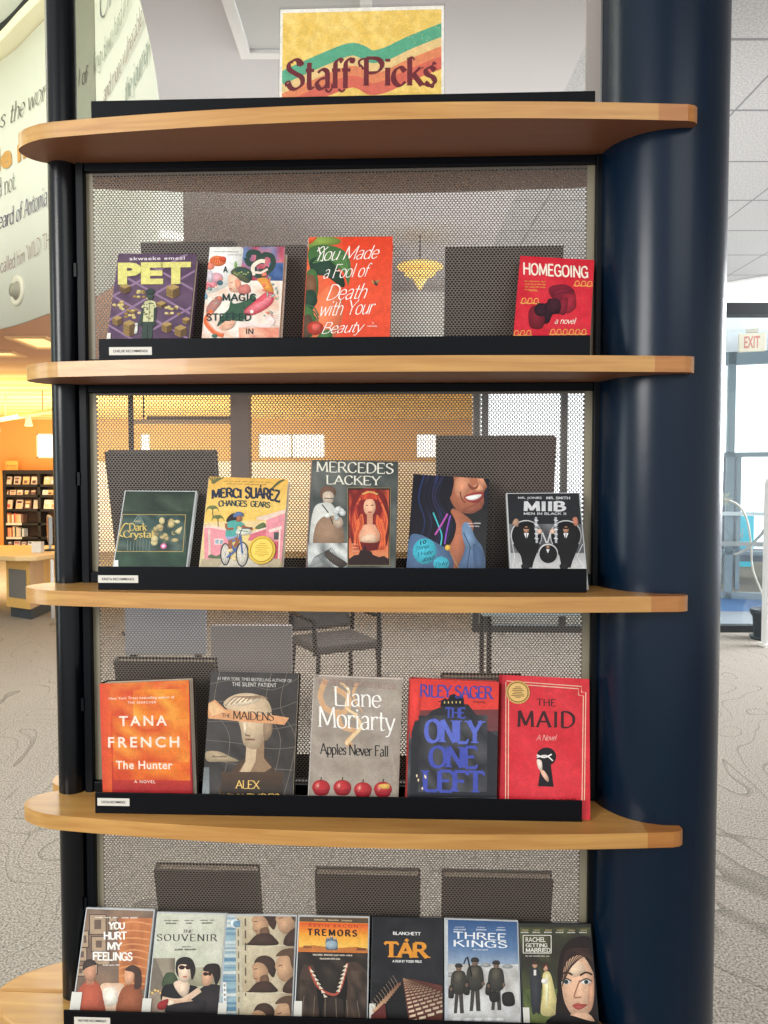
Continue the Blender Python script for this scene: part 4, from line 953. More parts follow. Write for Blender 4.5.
def paint(a):
    a.full([(0, (44,46,50)), (.5, (70,72,74)), (.75, (150,150,150)), (1, (206,204,202))])
    a.rect((38,40,44), 100, 222, 360, 330); a.mottle(100, 330, 380, 490, 8, 4, [(60,62,64), (90,92,94), (120,120,122), (70,70,74)])
    a.grad(90, 430, 390, 490, (170,170,170), (216,214,212))
    sv = (206,206,208)
    a.text(sv, 'MR. JONES', 136, 233, 216, 243, bold=.02); a.text(sv, 'MR. SMITH', 232, 232, 312, 242, bold=.02)
    a.text((214,214,216), 'MIIB', 154, 248, 300, 286, font='block', thick=2.7, thin=2.0, track=1.1); a.text(sv, 'MEN IN BLACK II', 154, 289, 300, 298, font='block', track=1)
    bk = (20,21,24)
    for cx in (162, 300):                                            # two dark suited seat shapes
        a.ell((196,196,196), cx, 372, 56, 56); a.ell(bk, cx, 372, 52, 52)
        a.poly(bk, cx-48, 400, cx+48, 400, cx+24, 460, cx+18, 480, cx-14, 480, cx-22, 440)
        a.ell((176,130,104), cx, 348, 10, 14); a.rect((16,16,18), cx-9, 342, cx+9, 348); a.poly((236,236,236), cx-9, 362, cx+9, 362, cx, 384); a.line(bk, 3, cx, 364, cx, 384)
        a.blob((20,18,18), cx-10, 344, cx-8, 334, cx+8, 334, cx+10, 344, cx, 338)
        a.blob((30,30,32), cx-20, 470, cx+4, 466, cx+8, 482, cx-16, 486)
    for x in (196, 264):
        a.line((180,182,186), 8, x, 306, x+2, 396); a.line((120,122,126), 3, x-8, 340, x+10, 344); a.ell((214,180,158), x + (12 if x < 230 else -10), 356, 10, 9)
        for k in range(5): a.line((226,226,228), 3, x-6, 316+k*16, x+8, 318+k*16)
    a.line(sv, 5, 218, 360, 232, 396, smooth=True); a.line(sv, 5, 246, 360, 236, 396, smooth=True)
    a.ell((206,206,206), 238, 432, 35, 34); a.ell(bk, 238, 434, 32, 31); a.ell((150,116,96), 237, 410, 6, 7); a.poly((226,226,226), 231, 418, 243, 418, 237, 432)
    a.blob((176,140,116), 114, 330, 124, 312, 136, 318, 132, 340); a.blob((186,120,96), 322, 312, 336, 306, 342, 330, 330, 336)
    a.line((226,226,226), 2, 110, 392, 118, 440, 108, 480); a.line((226,226,226), 2, 360, 400, 340, 440, 366, 480)
dvd('miib', FIT['miib'], QD['miib'], (480, 430, 3.49), 'black and silver video case with two dark round seats under a wide silver title', 'video cases among the books', paint)

# ---- row 3
def paint(a):
    a.full([(0, (226,120,50)), (.5, (222,96,48)), (.8, (206,66,42)), (1, (168,40,46))])
    a.mottle(66, 270, 376, 640, 8, 10, [(226,112,50), (214,84,44), (236,140,56), (206,70,44), (230,126,60)])
    a.mottle(180, 300, 376, 470, 6, 5, [(236,150,50), (228,126,44), (240,160,64), (222,110,46)])
    a.grad(66, 540, 376, 650, (206,74,46), (164,40,48)); a.grad(62, 272, 104, 650, (214,70,52), (224,96,50), hor=True)
    a.mottle(110, 520, 376, 600, 6, 3, [(226,110,44), (206,76,44), (236,130,50)])
    a.mottle(110, 400, 360, 540, 5, 4, [(230,124,50), (212,84,42), (240,150,62), (222,104,48)])
    a.grad(364, 270, 378, 650, (204,60,46), (150,34,44))
    w = (248,224,206)
    a.text(w, 'New York Times bestselling author of', 100, 322, 316, 333, bold=.005); a.text(w, 'THE SEARCHER', 162, 338, 256, 346, bold=.005, spacing=1.2)
    a.text(w, 'TANA', 132, 386, 290, 420, bold=.02, spacing=1.35); a.text(w, 'FRENCH', 94, 456, 330, 492, bold=.02, spacing=1.35)
    a.text(w, 'The Hunter', 118, 536, 306, 564, bold=.02, spacing=1.08); a.text(w, 'A NOVEL', 178, 600, 248, 610, bold=.01, spacing=1.25)
hardcover('hunter', FIT['hunter'], QD['hunter'], (80, 600, 3.339), 'thick orange flame-coloured hardcover with widely spaced white lettering', GB, paint, (58,44,40))

def paint(a):
    a.full([(0, (62,58,56)), (.6, (58,54,50)), (1, (52,48,44))])
    a.mottle(400, 240, 730, 650, 6, 8, [(64,60,58), (54,50,46), (72,68,66), (60,54,50)])
    for k in range(5): a.line((116,106,96), 2, 410, 290+k*60, 520, 270+k*70, 640, 300+k*66, 740, 250+k*80, smooth=True)
    for x in (470, 640, 690): a.line((120,108,96), 2, x, 240, x-20, 360, x+30, 470, x-8, 650, smooth=True)
    st, st2, st3 = (206,180,146), (226,206,176), (150,124,98)
    a.blob((84,64,48), 470, 650, 500, 580, 550, 530, 610, 520, 650, 570, 670, 650)
    a.poly((150,122,94), 556, 470, 616, 450, 614, 530, 640, 560, 560, 610, 520, 590, 552, 540)
    a.poly(st, 556, 480, 590, 490, 586, 540, 560, 590, 528, 586, 552, 542)
    a.grad(470, 575, 680, 650, (84,64,48), (50,44,40))
    a.blob(st, 480, 352, 510, 322, 560, 312, 610, 324, 638, 360, 640, 440, 616, 464, 590, 500, 548, 486, 536, 430, 520, 390)
    a.blob(st2, 484, 354, 520, 326, 580, 318, 600, 336, 560, 352, 520, 356)
    for k in range(6): a.line(st3, 4, 486+k*18, 356-k*4, 520+k*16, 326-k*1, 566+k*12, 330, smooth=True)
    a.blob(st3, 614, 400, 640, 400, 640, 450, 616, 470)
    a.line((120,96,76), 5, 556, 418, 552, 450, 568, 456, smooth=True); a.line((130,90,74), 6, 552, 468, 584, 468); a.blob(st2, 546, 412, 556, 410, 556, 446, 548, 446)
    a.poly((222,160,112), 424, 352, 452, 336, 486, 368, 560, 378, 660, 388, 698, 394, 682, 418, 640, 414, 560, 410, 470, 402, 430, 400)
    a.poly((236,190,140), 424, 352, 450, 344, 486, 376, 440, 392)
    a.blob((170,150,120), 420, 510, 460, 508, 500, 524, 530, 540, 470, 542, 424, 540); a.fine((60,50,44), 440, 522, 492, 528, 3)
    ink = (52,40,34); kw = dict(font='serif', thick=1.5, thin=.6)
    a.text(ink, 'THE', 474, 382, 504, 396, sl=1, **kw); a.text(ink, 'MAIDENS', 510, 374, 648, 404, sl=4, **kw)
    w = (214,208,200)
    a.text(w, '#1 NEW YORK TIMES BESTSELLING AUTHOR OF', 462, 260, 706, 272, sl=4); a.text(w, 'THE SILENT PATIENT', 510, 276, 656, 290, sl=2, bold=.01, spacing=1.1)
    g = (238,196,110)
    a.text(g, 'ALEX', 516, 602, 602, 630, sl=2, **kw); a.text(g, 'MICHAELIDES', 440, 645, 668, 678, **kw)
    a.grad(402, 560, 430, 650, (110,116,116), (150,156,156))
hardcover('maidens', FIT['maidens'], QD['maidens'], (80, 600, 3.339), 'charcoal hardcover of a marble bust whose eyes are covered by a torn peach strip', GB, paint, (46,44,42))

def paint(a):
    a.full([(0, (172,160,146)), (.4, (160,148,136)), (1, (158,146,134))])
    a.mottle(64, 270, 410, 720, 6, 8, [(166,154,142), (154,142,130), (176,164,150), (160,148,134)])
    pe, pe2 = (214,170,128), (236,206,160)
    a.line(pe, 20, 140, 290, 118, 350, 140, 400, 200, 410, 220, 360, 170, 320, smooth=True); a.line(pe2, 10, 190, 300, 220, 330, 210, 390, 250, 420, smooth=True)
    a.line(pe, 18, 176, 400, 190, 460, 240, 480, 210, 520, 230, 530, smooth=True); a.line(pe2, 12, 240, 420, 262, 460, 230, 500, 206, 526, smooth=True)
    a.line(pe, 14, 250, 300, 236, 350, 270, 410, smooth=True, w1=3)
    a.text((154,116,106), '#1 NEW YORK TIMES BESTSELLING AUTHOR OF BIG LITTLE LIES', 114, 292, 388, 318, sl=12)
    w = (250,246,238); kw = dict(font='serif', thick=1.1, thin=.42, caps_serif=.8)
    a.text(w, 'Liane', 166, 318, 336, 390, sl=6, **kw); a.text(w, 'Moriarty', 106, 394, 386, 494, sl=14, **kw)
    a.text((30,28,28), 'Apples Never Fall', 108, 526, 362, 578, sl=8, font='serif', thick=1.6, thin=.6, caps_serif=.8)
    for x, y, c in ((110, 684, 0), (190, 684, 0), (267, 692, 0), (342, 690, 1)):
        a.ell((176,44,48), x, y, 34, 28); a.blob((150,30,40), x-30, y+4, x, y+10, x+30, y+4, x+20, y+26, x-20, y+26)
        a.blob((206,90,84), x-22, y-10, x-8, y-20, x-4, y-4, x-18, y+8); a.ell((230,150,140), x-12, y-6, 4, 6)
        if c: a.blob((216,170,84), x-16, y-16, x+20, y-20, x+24, y-4, x-4, y-2)
        a.line((70,60,40), 4, x, y-24, x+2, y-38)
    a.grad(380, 560, 412, 720, (166,154,140), (140,126,112), hor=True)
hardcover('liane', FIT['liane'], QD['liane'], (290, 600, 3.657), 'taupe hardcover with white serif lettering above a row of four red apples', GB, paint, (224,214,206))

def paint(a):
    a.full([(0, (222,58,50)), (.35, (226,70,58)), (.5, (150,60,58)), (1, (64,66,68))])
    a.grad(430, 400, 770, 730, (120,60,60), (70,74,78)); a.mottle(430, 480, 770, 730, 6, 5, [(76,78,82), (58,60,64), (96,98,100), (66,68,70)])
    ck = (46,46,50)
    a.blob((222,60,52), 436, 290, 480, 284, 470, 440, 440, 500); 
    a.poly(ck, 438, 720, 444, 480, 456, 440, 492, 430, 520, 400, 560, 386, 600, 376, 650, 380, 680, 420, 712, 470, 760, 500, 760, 720)
    a.mottle(470, 420, 720, 700, 7, 6, [(52,52,56), (70,70,74), (40,40,44), (84,84,88)])
    a.poly((26,26,32), 548, 388, 552, 364, 566, 356, 576, 362, 582, 346, 598, 340, 612, 350, 630, 346, 634, 362, 636, 388)
    for k in range(5): a.rect((216,190,120), 562+k*14, 368, 566+k*14, 376)
    b = (72,84,176); b2 = (96,110,200)
    kw = dict(font='serif', thick=2.3, thin=1.15, caps_serif=1.0)
    a.text((58,70,160), 'RILEY SAGER', 472, 308, 742, 358, sl=12, font='serif', thick=2.0, thin=.8, caps_serif=1.1)
    a.text(b, 'THE', 566, 390, 640, 432, sl=2, **kw); a.text(b2, 'ONLY', 490, 432, 712, 526, sl=8, xscale=.9, **kw); a.text(b, 'ONE', 506, 530, 686, 616, sl=4, **kw); a.text(b, 'LEFT', 480, 620, 712, 704, sl=8, **kw)
    a.fine((30,20,24), 540, 366, 556, 370, 1); a.text((30,20,24), 'A NOVEL', 668, 368, 714, 376, sl=3)
    for k in range(5): a.ell((226,206,170), 462+a.r.uniform(0,50), 640+a.r.uniform(0,50), 3, 6)
hardcover('sager', FIT['sager'], QD['sager'], (290, 600, 3.657), 'red hardcover with tall blue lettering on a black cliff topped by a house', GB, paint, (190,60,56))

def paint(a):
    a.full([(0, (214,42,54)), (.5, (222,50,60)), (1, (212,42,52))]); a.mottle(60, 210, 380, 710, 5, 7, [(216,44,54), (224,54,64), (210,40,52)])
    a.grad(62, 214, 92, 710, (176,26,44), (214,44,56), hor=True)
    g = (232,196,166)
    a.line(g, 3, 90, 236, 338, 256, 338, 276, 352, 277, 350, 640); a.line(g, 3, 100, 246, 328, 264, 328, 286, 344, 288, 342, 640)
    a.line(g, 3, 88, 240, 84, 640); a.line(g, 3, 97, 250, 93, 640)
    d = (62,24,28)
    a.text(d, 'THE', 190, 298, 254, 324, sl=2, font='serif', thick=1.7, thin=.8, caps_serif=.3, track=1.2)
    a.text(d, 'MAID', 124, 338, 318, 398, sl=6, font='serif', thick=1.9, thin=.8, caps_serif=.3, track=1.5)
    a.text((240,190,180), 'A Novel', 188, 420, 258, 440, font='script', thick=.9, thin=.6, serif=False, shear=.3)
    k = (26,20,24)
    a.ell(k, 222, 494, 33, 31); a.poly(k, 206, 510, 236, 512, 247, 594, 194, 591)
    a.line((244,236,230), 4, 190, 496, 220, 490, 244, 508, smooth=True); a.line((244,236,230), 5, 190, 488, 216, 496, 240, 486, smooth=True)
    a.blob((240,214,200), 190, 504, 206, 508, 208, 536, 196, 534); a.blob((230,180,156), 202, 538, 214, 540, 228, 560, 230, 576, 222, 574, 208, 556)
    a.text((90,30,32), 'NITA PROSE', 122, 634, 322, 657, font='serif', thick=1.7, thin=.8, caps_serif=.3, track=1.5)
def stick(a, e): medal(a, e, 127, 275, 40, 40, mat('tan_seal', (222,176,98), rough=.45), mat('tan_seal_face', (232,190,112), rough=.45), mat('tan_seal_ink', (110,76,40), rough=.6), 'club_seal')
hardcover('maid', FIT['maid'], QD['maid'], (480, 610, 3.339), 'bright red hardcover with a black keyhole and a round tan seal', GB, paint, (196,40,54), stick=stick)

# ---- row 4, video cases
def paint(a):
    a.full([(0, (120,96,80)), (.5, (150,110,82)), (1, (130,84,64))])
    a.mottle(228, 215, 500, 560, 7, 7, [(126,104,88), (146,118,96), (110,90,76), (136,106,84)])
    a.mottle(380, 250, 500, 480, 5, 4, [(186,110,62), (206,130,74), (160,92,56), (196,120,70)])
    for k in range(9): a.line((214,146,92), 5, 380, 270+k*24, 430, 262+k*24+6*math.sin(k), 500, 276+k*24, smooth=True)
    for x, y, w, h in ((288, 240, 50, 62), (262, 294, 20, 50), (294, 312, 44, 46), (300, 360, 50, 40), (250, 348, 26, 40), (270, 400, 40, 30), (246, 406, 24, 30), (350, 250, 24, 40)):
        a.rect((70,58,52), x-3, y-3, x+w+3, y+h+3); a.rect((176,150,122), x, y, x+w, y+h); a.rect((104,84,72), x+w*.28, y+h*.25, x+w*.72, y+h*.75)
    w = (250,244,234)
    a.blob((226,190,160), 320, 470, 360, 460, 400, 470, 400, 556, 320, 556)
    a.blob((176,84,60), 236, 556, 250, 486, 280, 452, 316, 462, 334, 520, 330, 560)
    a.rect((176,120,92), 276, 436, 300, 464); a.blob((192,140,110), 268, 408, 290, 396, 306, 408, 306, 440, 290, 454, 272, 440); a.blob((56,42,38), 264, 420, 270, 390, 296, 384, 310, 400, 296, 404, 276, 412)
    a.blob((150,84,54), 376, 556, 384, 490, 412, 464, 450, 480, 456, 556); a.blob((214,160,124), 400, 420, 424, 412, 430, 440, 420, 462, 402, 460); a.blob((72,50,42), 400, 418, 424, 402, 450, 420, 452, 470, 430, 476, 430, 430)
    a.blob((240,224,206), 330, 480, 370, 474, 376, 520, 340, 530)
    a.text(w, 'YOU', 347, 262, 400, 288, font='block', thick=2.5, thin=1.9); a.text(w, 'HURT', 332, 294, 406, 322, font='block', thick=2.5, thin=1.9); a.text(w, 'MY', 343, 328, 392, 354, font='block', thick=2.5, thin=1.9); a.text(w, 'FEELINGS', 297, 360, 425, 389, sl=2, font='block', thick=2.3, thin=1.8, track=.3)
    a.fine(w, 306, 246, 382, 250, 3); a.fine(w, 390, 247, 448, 251, 2); a.fine(w, 330, 400, 384, 404, 3)
dvd('feel', FIT['feel'], QD['feel'], (0, 840, 3.2), 'leftmost video case, brown, a couple on a bed below bold white capitals', GV, paint, sticker=(231, 486, 254, 560))
def paint(a):
    a.full([(0, (206,208,186)), (.5, (196,196,168)), (1, (150,140,116))])
    a.mottle(480, 240, 740, 420, 5, 4, [(206,208,188), (198,200,178), (210,210,192)])
    a.mottle(470, 380, 560, 550, 4, 5, [(140,120,104), (166,150,130), (110,96,84), (150,140,120)])
    a.poly((120,110,96), 476, 440, 486, 384, 496, 380, 520, 430, 530, 470, 476, 500)
    a.blob((66,80,56), 520, 470, 530, 430, 560, 430, 570, 470); a.mottle(600, 410, 740, 470, 4, 2, [(170,166,140), (140,136,112), (180,176,150)])
    for k in range(6): a.ell((236,190,110), 480+k*9, 486+5*math.sin(k*2), 4, 4)
    a.blob((26,24,26), 524, 470, 556, 462, 600, 464, 640, 480, 640, 540, 540, 540, 516, 510)
    a.blob((226,200,174), 556, 462, 580, 450, 606, 462, 600, 496, 580, 500); a.blob((226,200,174), 570, 396, 592, 388, 610, 400, 610, 440, 592, 458, 574, 446)
    a.blob((36,30,30), 562, 420, 566, 388, 590, 376, 616, 386, 626, 420, 614, 450, 606, 410, 586, 400, 570, 408, 572, 440)
    a.ell((50,22,22), 582, 410, 10, 7); a.ell((50,22,22), 602, 410, 9, 7); a.line((50,22,22), 3, 574, 407, 610, 407); a.line((180,60,50), 4, 586, 440, 598, 440)
    a.blob((40,34,36), 600, 556, 630, 490, 670, 464, 720, 480, 720, 560); a.blob((206,160,128), 648, 424, 664, 408, 680, 430, 676, 462, 650, 466)
    a.blob((38,28,26), 650, 420, 664, 400, 700, 402, 704, 440, 690, 466, 678, 430); a.ell((50,28,26), 658, 431, 8, 6); a.ell((50,28,26), 671, 431, 6, 6)
    a.line((222,190,162), 18, 520, 510, 580, 516, 640, 480, smooth=True); a.line((214,176,146), 16, 548, 520, 620, 524, 600, 510); a.ell((230,206,180), 548, 522, 12, 10)
    a.blob((36,32,34), 540, 530, 620, 516, 660, 520, 640, 556, 540, 556); a.blob((150,40,40), 510, 520, 540, 510, 530, 540, 506, 540)
    ink = (46,48,44); kw = dict(font='serif', thick=1.5, thin=.6)
    a.text(ink, 'THE', 586, 288, 618, 299, shear=.25, **kw); a.text(ink, 'SOUVENIR', 501, 302, 698, 326, sl=3, track=2.2, **kw)
    for x0, x1 in ((524, 574), (590, 622), (640, 690)): a.fine((80,80,72), x0, 256, x1, 259, 2); a.fine((80,80,72), x0+6, 264, x1-4, 269, 1)
    a.fine((80,80,72), 582, 342, 614, 345, 2); a.fine((80,80,72), 558, 350, 634, 355, 2)
dvd('souv', FIT['souv'], QD['souv'], (0, 840, 3.2), 'pale sage video case of a woman in sunglasses beside a man in a dark jacket', GV, paint, sticker=(460, 506, 483, 566))
def paint(a):
    a.full([(0, (150,176,186)), (1, (140,166,176))])
    for k in range(24): a.rect(a.r.choice([(96,136,160), (150,180,190), (190,204,204), (116,150,170), (206,212,206)]), 24, 240+k*14, 108, 240+k*14+a.r.uniform(5,12))
    a.rect((206,196,168), 84, 236, 280, 600)
    for y0, y1 in ((236, 338), (342, 488), (492, 640)):
        a.grad(104, y0, 280, y1, (206,194,164), (182,164,132)); a.grad(200, y0, 280, y1, (204,190,160), (140,116,92), hor=True)
        b = y0 + (8 if y0 > 300 else -40)
        dk_ = (66,47,38)
        def ink(col, *xy):
            q = [(xy[k], max(y0, min(y1, b+xy[k+1]))) for k in range(0, len(xy), 2)]
            a.blob(col, *[c for pt in q for c in pt])
        ink(dk_, 140, 50, 152, 28, 180, 22, 204, 36, 212, 66, 204, 92, 190, 80, 176, 60, 150, 56)          # her hair
        ink((186,146,112), 134, 56, 150, 44, 172, 50, 186, 70, 184, 94, 168, 112, 150, 112, 144, 98, 136, 90, 138, 76)
        a.line((60,42,36), 2.5, 140, min(y1, b+66), 152, min(y1, b+64)); a.line((120,66,56), 2.5, 140, min(y1, b+96), 152, min(y1, b+96))           # her profile
        ink((110,80,60), 160, 92, 184, 84, 190, 112, 166, 122)
        ink(dk_, 126, 132, 150, 108, 186, 104, 206, 118, 214, 146, 120, 146)                                 # her shoulder
        ink((190,150,116), 208, 56, 220, 28, 250, 12, 268, 40, 264, 88, 244, 106, 224, 98, 216, 84, 214, 70)
        a.line((70,50,42), 2.5, 218, min(y1, b+56), 232, min(y1, b+52))            # his profile
        ink((92,70,54), 210, 24, 230, 4, 266, 0, 280, 20, 280, 70, 262, 60, 252, 26, 228, 24)               # his hair
        ink(dk_, 236, 146, 244, 108, 280, 84, 286, 146)
    a.rect((176,160,128), 84, 588, 104, 640)
    a.rect((196,186,160), 84, 236, 104, 600); 
    for k in range(9): a.rect((120,110,90), 90, 250+k*36, 94, 250+k*36+a.r.uniform(16,28))
    for k in range(7): a.rect((96,86,70), 112, 250+k*40, 116, 250+k*40+(26 if k < 5 else 10))
    a.ell((226,236,240), 82, 268, 14, 15); a.ell((110,146,168), 86, 268, 10, 11); a.poly((110,146,168), 84, 262, 98, 256, 98, 280, 84, 274)
    a.rect((232,232,228), 40, 456, 52, 556); 
    for k in range(6): a.rect((150,150,150), 43, 462+k*15, 49, 470+k*15)
dvd('crit', FIT['crit'], QD['crit'], (210, 840, 3.2), 'blue and sepia video case with the same two faces in stacked frames', GV, paint, sticker=(26, 520, 50, 566))
def paint(a):
    a.full([(0, (110,84,60)), (.06, (236,150,50)), (.36, (232,120,44)), (.37, (40,32,28)), (1, (48,40,36))])
    a.grad(286, 266, 512, 300, (222,84,40), (238,150,50)); a.grad(286, 300, 512, 348, (240,160,52), (244,196,90))
    a.rect((90,74,56), 284, 248, 514, 264); a.fine((206,180,140), 336, 254, 462, 259, 3)
    a.text((180,60,36), 'KEVIN BACON', 318, 270, 474, 280, bold=.02, spacing=1.4); a.text((36,22,20), 'TREMORS', 314, 286, 472, 310, font='block', thick=3.0, thin=1.5, track=4)
    a.poly((196,120,60), 286, 348, 330, 340, 400, 348, 470, 342, 512, 350, 512, 360, 286, 360)
    for x, h in ((378, 310), (390, 306), (402, 312)): a.blob((90,110,130), x-6, 352, x-7, h+18, x, h, x+7, h+18, x+6, 352); a.ell((206,170,140), x, h+4, 3, 4)
    a.ell((150,170,180), 390, 338, 20, 14)
    a.rect((120,72,46), 470, 346, 500, 354); a.rect((150,90,54), 300, 342, 326, 350)
    a.mottle(280, 362, 512, 580, 7, 7, [(50,42,36), (40,34,30), (66,56,48), (46,40,34)])
    a.fine((226,214,196), 330, 368, 460, 373, 7); a.fine((226,214,196), 352, 380, 418, 385, 4)
    # a dark wedge-shaped chasm edged with pale spikes
    a.poly((74,58,48), 286, 440, 300, 402, 330, 404, 352, 470, 396, 502, 426, 470, 440, 392, 470, 390, 500, 420, 512, 470, 512, 580, 286, 580)
    a.mottle(290, 450, 350, 578, 3, 5, [(66,52,44), (48,40,34), (84,68,56)]); a.mottle(450, 420, 510, 578, 3, 5, [(66,52,44), (48,40,34), (88,72,60)])
    a.poly((26,20,18), 320, 412, 340, 430, 362, 478, 394, 494, 416, 474, 436, 406, 440, 470, 430, 580, 350, 580, 340, 480)
    a.poly((52,42,36), 366, 510, 396, 500, 424, 512, 430, 580, 352, 580)
    a.line((176,84,66), 8, 318, 410, 344, 470, 390, 496, 416, 478, 440, 396, smooth=True)
    for k in range(7):
        x, y = 320+k*7, 420+k*13; a.poly((226,214,190), x, y-5, x+14, y+6, x+2, y+7)
        x, y = 440-k*4, 402+k*13; a.poly((226,214,190), x, y-5, x-14, y+6, x-1, y+8)
    for k in range(6): a.line((110,96,80), 3, 300+k*34, 500+k*3, 290+k*38, 580)
dvd('trem', FIT['trem'], QD['trem'], (210, 840, 3.2), 'video case with an orange sunset strip above a dark spiked chasm', GV, paint, sticker=(268, 516, 291, 566))
def paint(a):
    a.full([(0, (34,34,38)), (.6, (30,29,31)), (1, (26,24,24))]); a.mottle(520, 250, 750, 460, 6, 5, [(36,36,40), (30,30,33), (44,44,47)])
    a.text((238,236,232), 'BLANCHETT', 586, 295, 676, 306, font='block', track=.5)
    a.text((226,150,52), 'TÁR', 556, 316, 706, 382, font='serif', thick=2.6, thin=1.4, caps_serif=.9)
    a.text((238,236,232), 'A FILM BY TODD FIELD', 584, 387, 678, 395, bold=.03)
    def cream(t): return (int(120+110*t), int(86+100*t), int(66+82*t))
    a.poly((96,54,46), 616, 446, 640, 446, 756, 470, 756, 590, 636, 590)
    for col_ in range(7):                                              # rows of cream seats running away
        for k in range(16):
            t = k/15; t = t*t*.8 + t*.2
            x = 618 + col_*5 + (22 + col_*22)*t; y = 446 + col_*1.5 + (130 - col_*11)*t; w = 4 + 17*t; h = 3 + 5.5*t
            c = (int(176+66*t), int(140+78*t), int(112+74*t)); c = tuple(int(q*(1-.05*col_)) for q in c)
            a.poly(c, x, y, x+w, y-h*.6, x+w, y+h*.5, x, y+h); a.line((90,50,44), 1.5, x, y+h, x+w, y+h*.5)
    for k in range(11):
        t = k/10; x = 520+76*(1-t) ; y = 462+80*t; a.poly(cream(t*.8), x, y, x+16+10*t, y-6, x+14+10*t, y+5, x+2, y+9)
        a.line((150,130,110), 1.5, x+4, y-2, x-10, y-26+8*t)
    a.poly((100,44,40), 516, 560, 560, 520, 566, 580, 514, 580)
dvd('tar', FIT['tar'], QD['tar'], (210, 840, 3.2), 'black video case with a large orange serif title over rows of cream seats', GV, paint, sticker=(511, 524, 530, 572), black=True)
def paint(a):
    a.full([(0, (50,84,132)), (.25, (92,124,164)), (.45, (170,184,200)), (.55, (214,214,212)), (1, (186,184,178))])
    a.mottle(80, 400, 320, 580, 6, 5, [(206,206,204), (190,188,184), (220,220,216), (176,172,166)])
    w = (238,240,242)
    a.text(w, 'THREE', 108, 297, 276, 321, sl=6, font='block', thick=1.6, thin=1.1, track=1); a.text(w, 'KINGS', 108, 323, 280, 346, sl=4, font='block', thick=1.6, thin=1.1, track=1)
    for x0, x1 in ((112, 150), (184, 216), (248, 276)): a.fine((206,214,226), x0, 278, x1, 281, 1); a.fine((206,214,226), x0-4, 285, x1+6, 290, 1)
    a.fine(w, 170, 352, 218, 355, 4)
    for x, y in ((98, 436), (280, 408), (210, 404)): a.blob((150,152,150), x-18, y, x, y-10, x+18, y, x, y+6)
    def soldier(x, y, k):
        a.poly((70,66,60), x-10*k, y+60*k, x+12*k, y+60*k, x+16*k, y+140*k, x+4*k, y+140*k, x, y+80*k, x-6*k, y+140*k, x-16*k, y+140*k)
        a.blob((62,60,54), x-20*k, y+16*k, x, y+8*k, x+20*k, y+16*k, x+26*k, y+60*k, x+14*k, y+80*k, x-16*k, y+80*k, x-26*k, y+56*k)
        a.blob((88,82,70), x-12*k, y+18*k, x+10*k, y+16*k, x+8*k, y+44*k, x-10*k, y+46*k)
        a.blob((48,46,42), x-30*k, y+58*k, x-18*k, y+54*k, x-16*k, y+92*k, x-34*k, y+90*k)
        a.ell((120,96,80), x, y, 9*k, 12*k); a.blob((50,48,44), x-11*k, y-2, x-8*k, y-13*k, x+8*k, y-13*k, x+11*k, y-2)
        a.ell((110,88,74), x-24*k, y+66*k, 5*k, 6*k); a.ell((110,88,74), x+24*k, y+62*k, 5*k, 6*k)
    soldier(124, 412, 1.02); soldier(176, 394, 1.1); soldier(244, 402, 1.02)
    a.line((36,36,36), 5, 152, 376, 166, 440); a.line((36,36,36), 4, 148, 380, 140, 400)
    a.blob((40,38,36), 264, 494, 296, 490, 302, 528, 268, 530); a.blob((40,38,36), 222, 488, 250, 490, 252, 516, 226, 518)
    for k in range(5): a.ell((232,232,230), 120+k*34, 574, 18, 6)
    a.rect((196,200,204), 80, 256, 90, 590)
dvd('kings', FIT['kings'], QD['kings'], (420, 840, 3.2), 'blue sky video case with three soldiers walking over white sand', GV, paint, sticker=None)
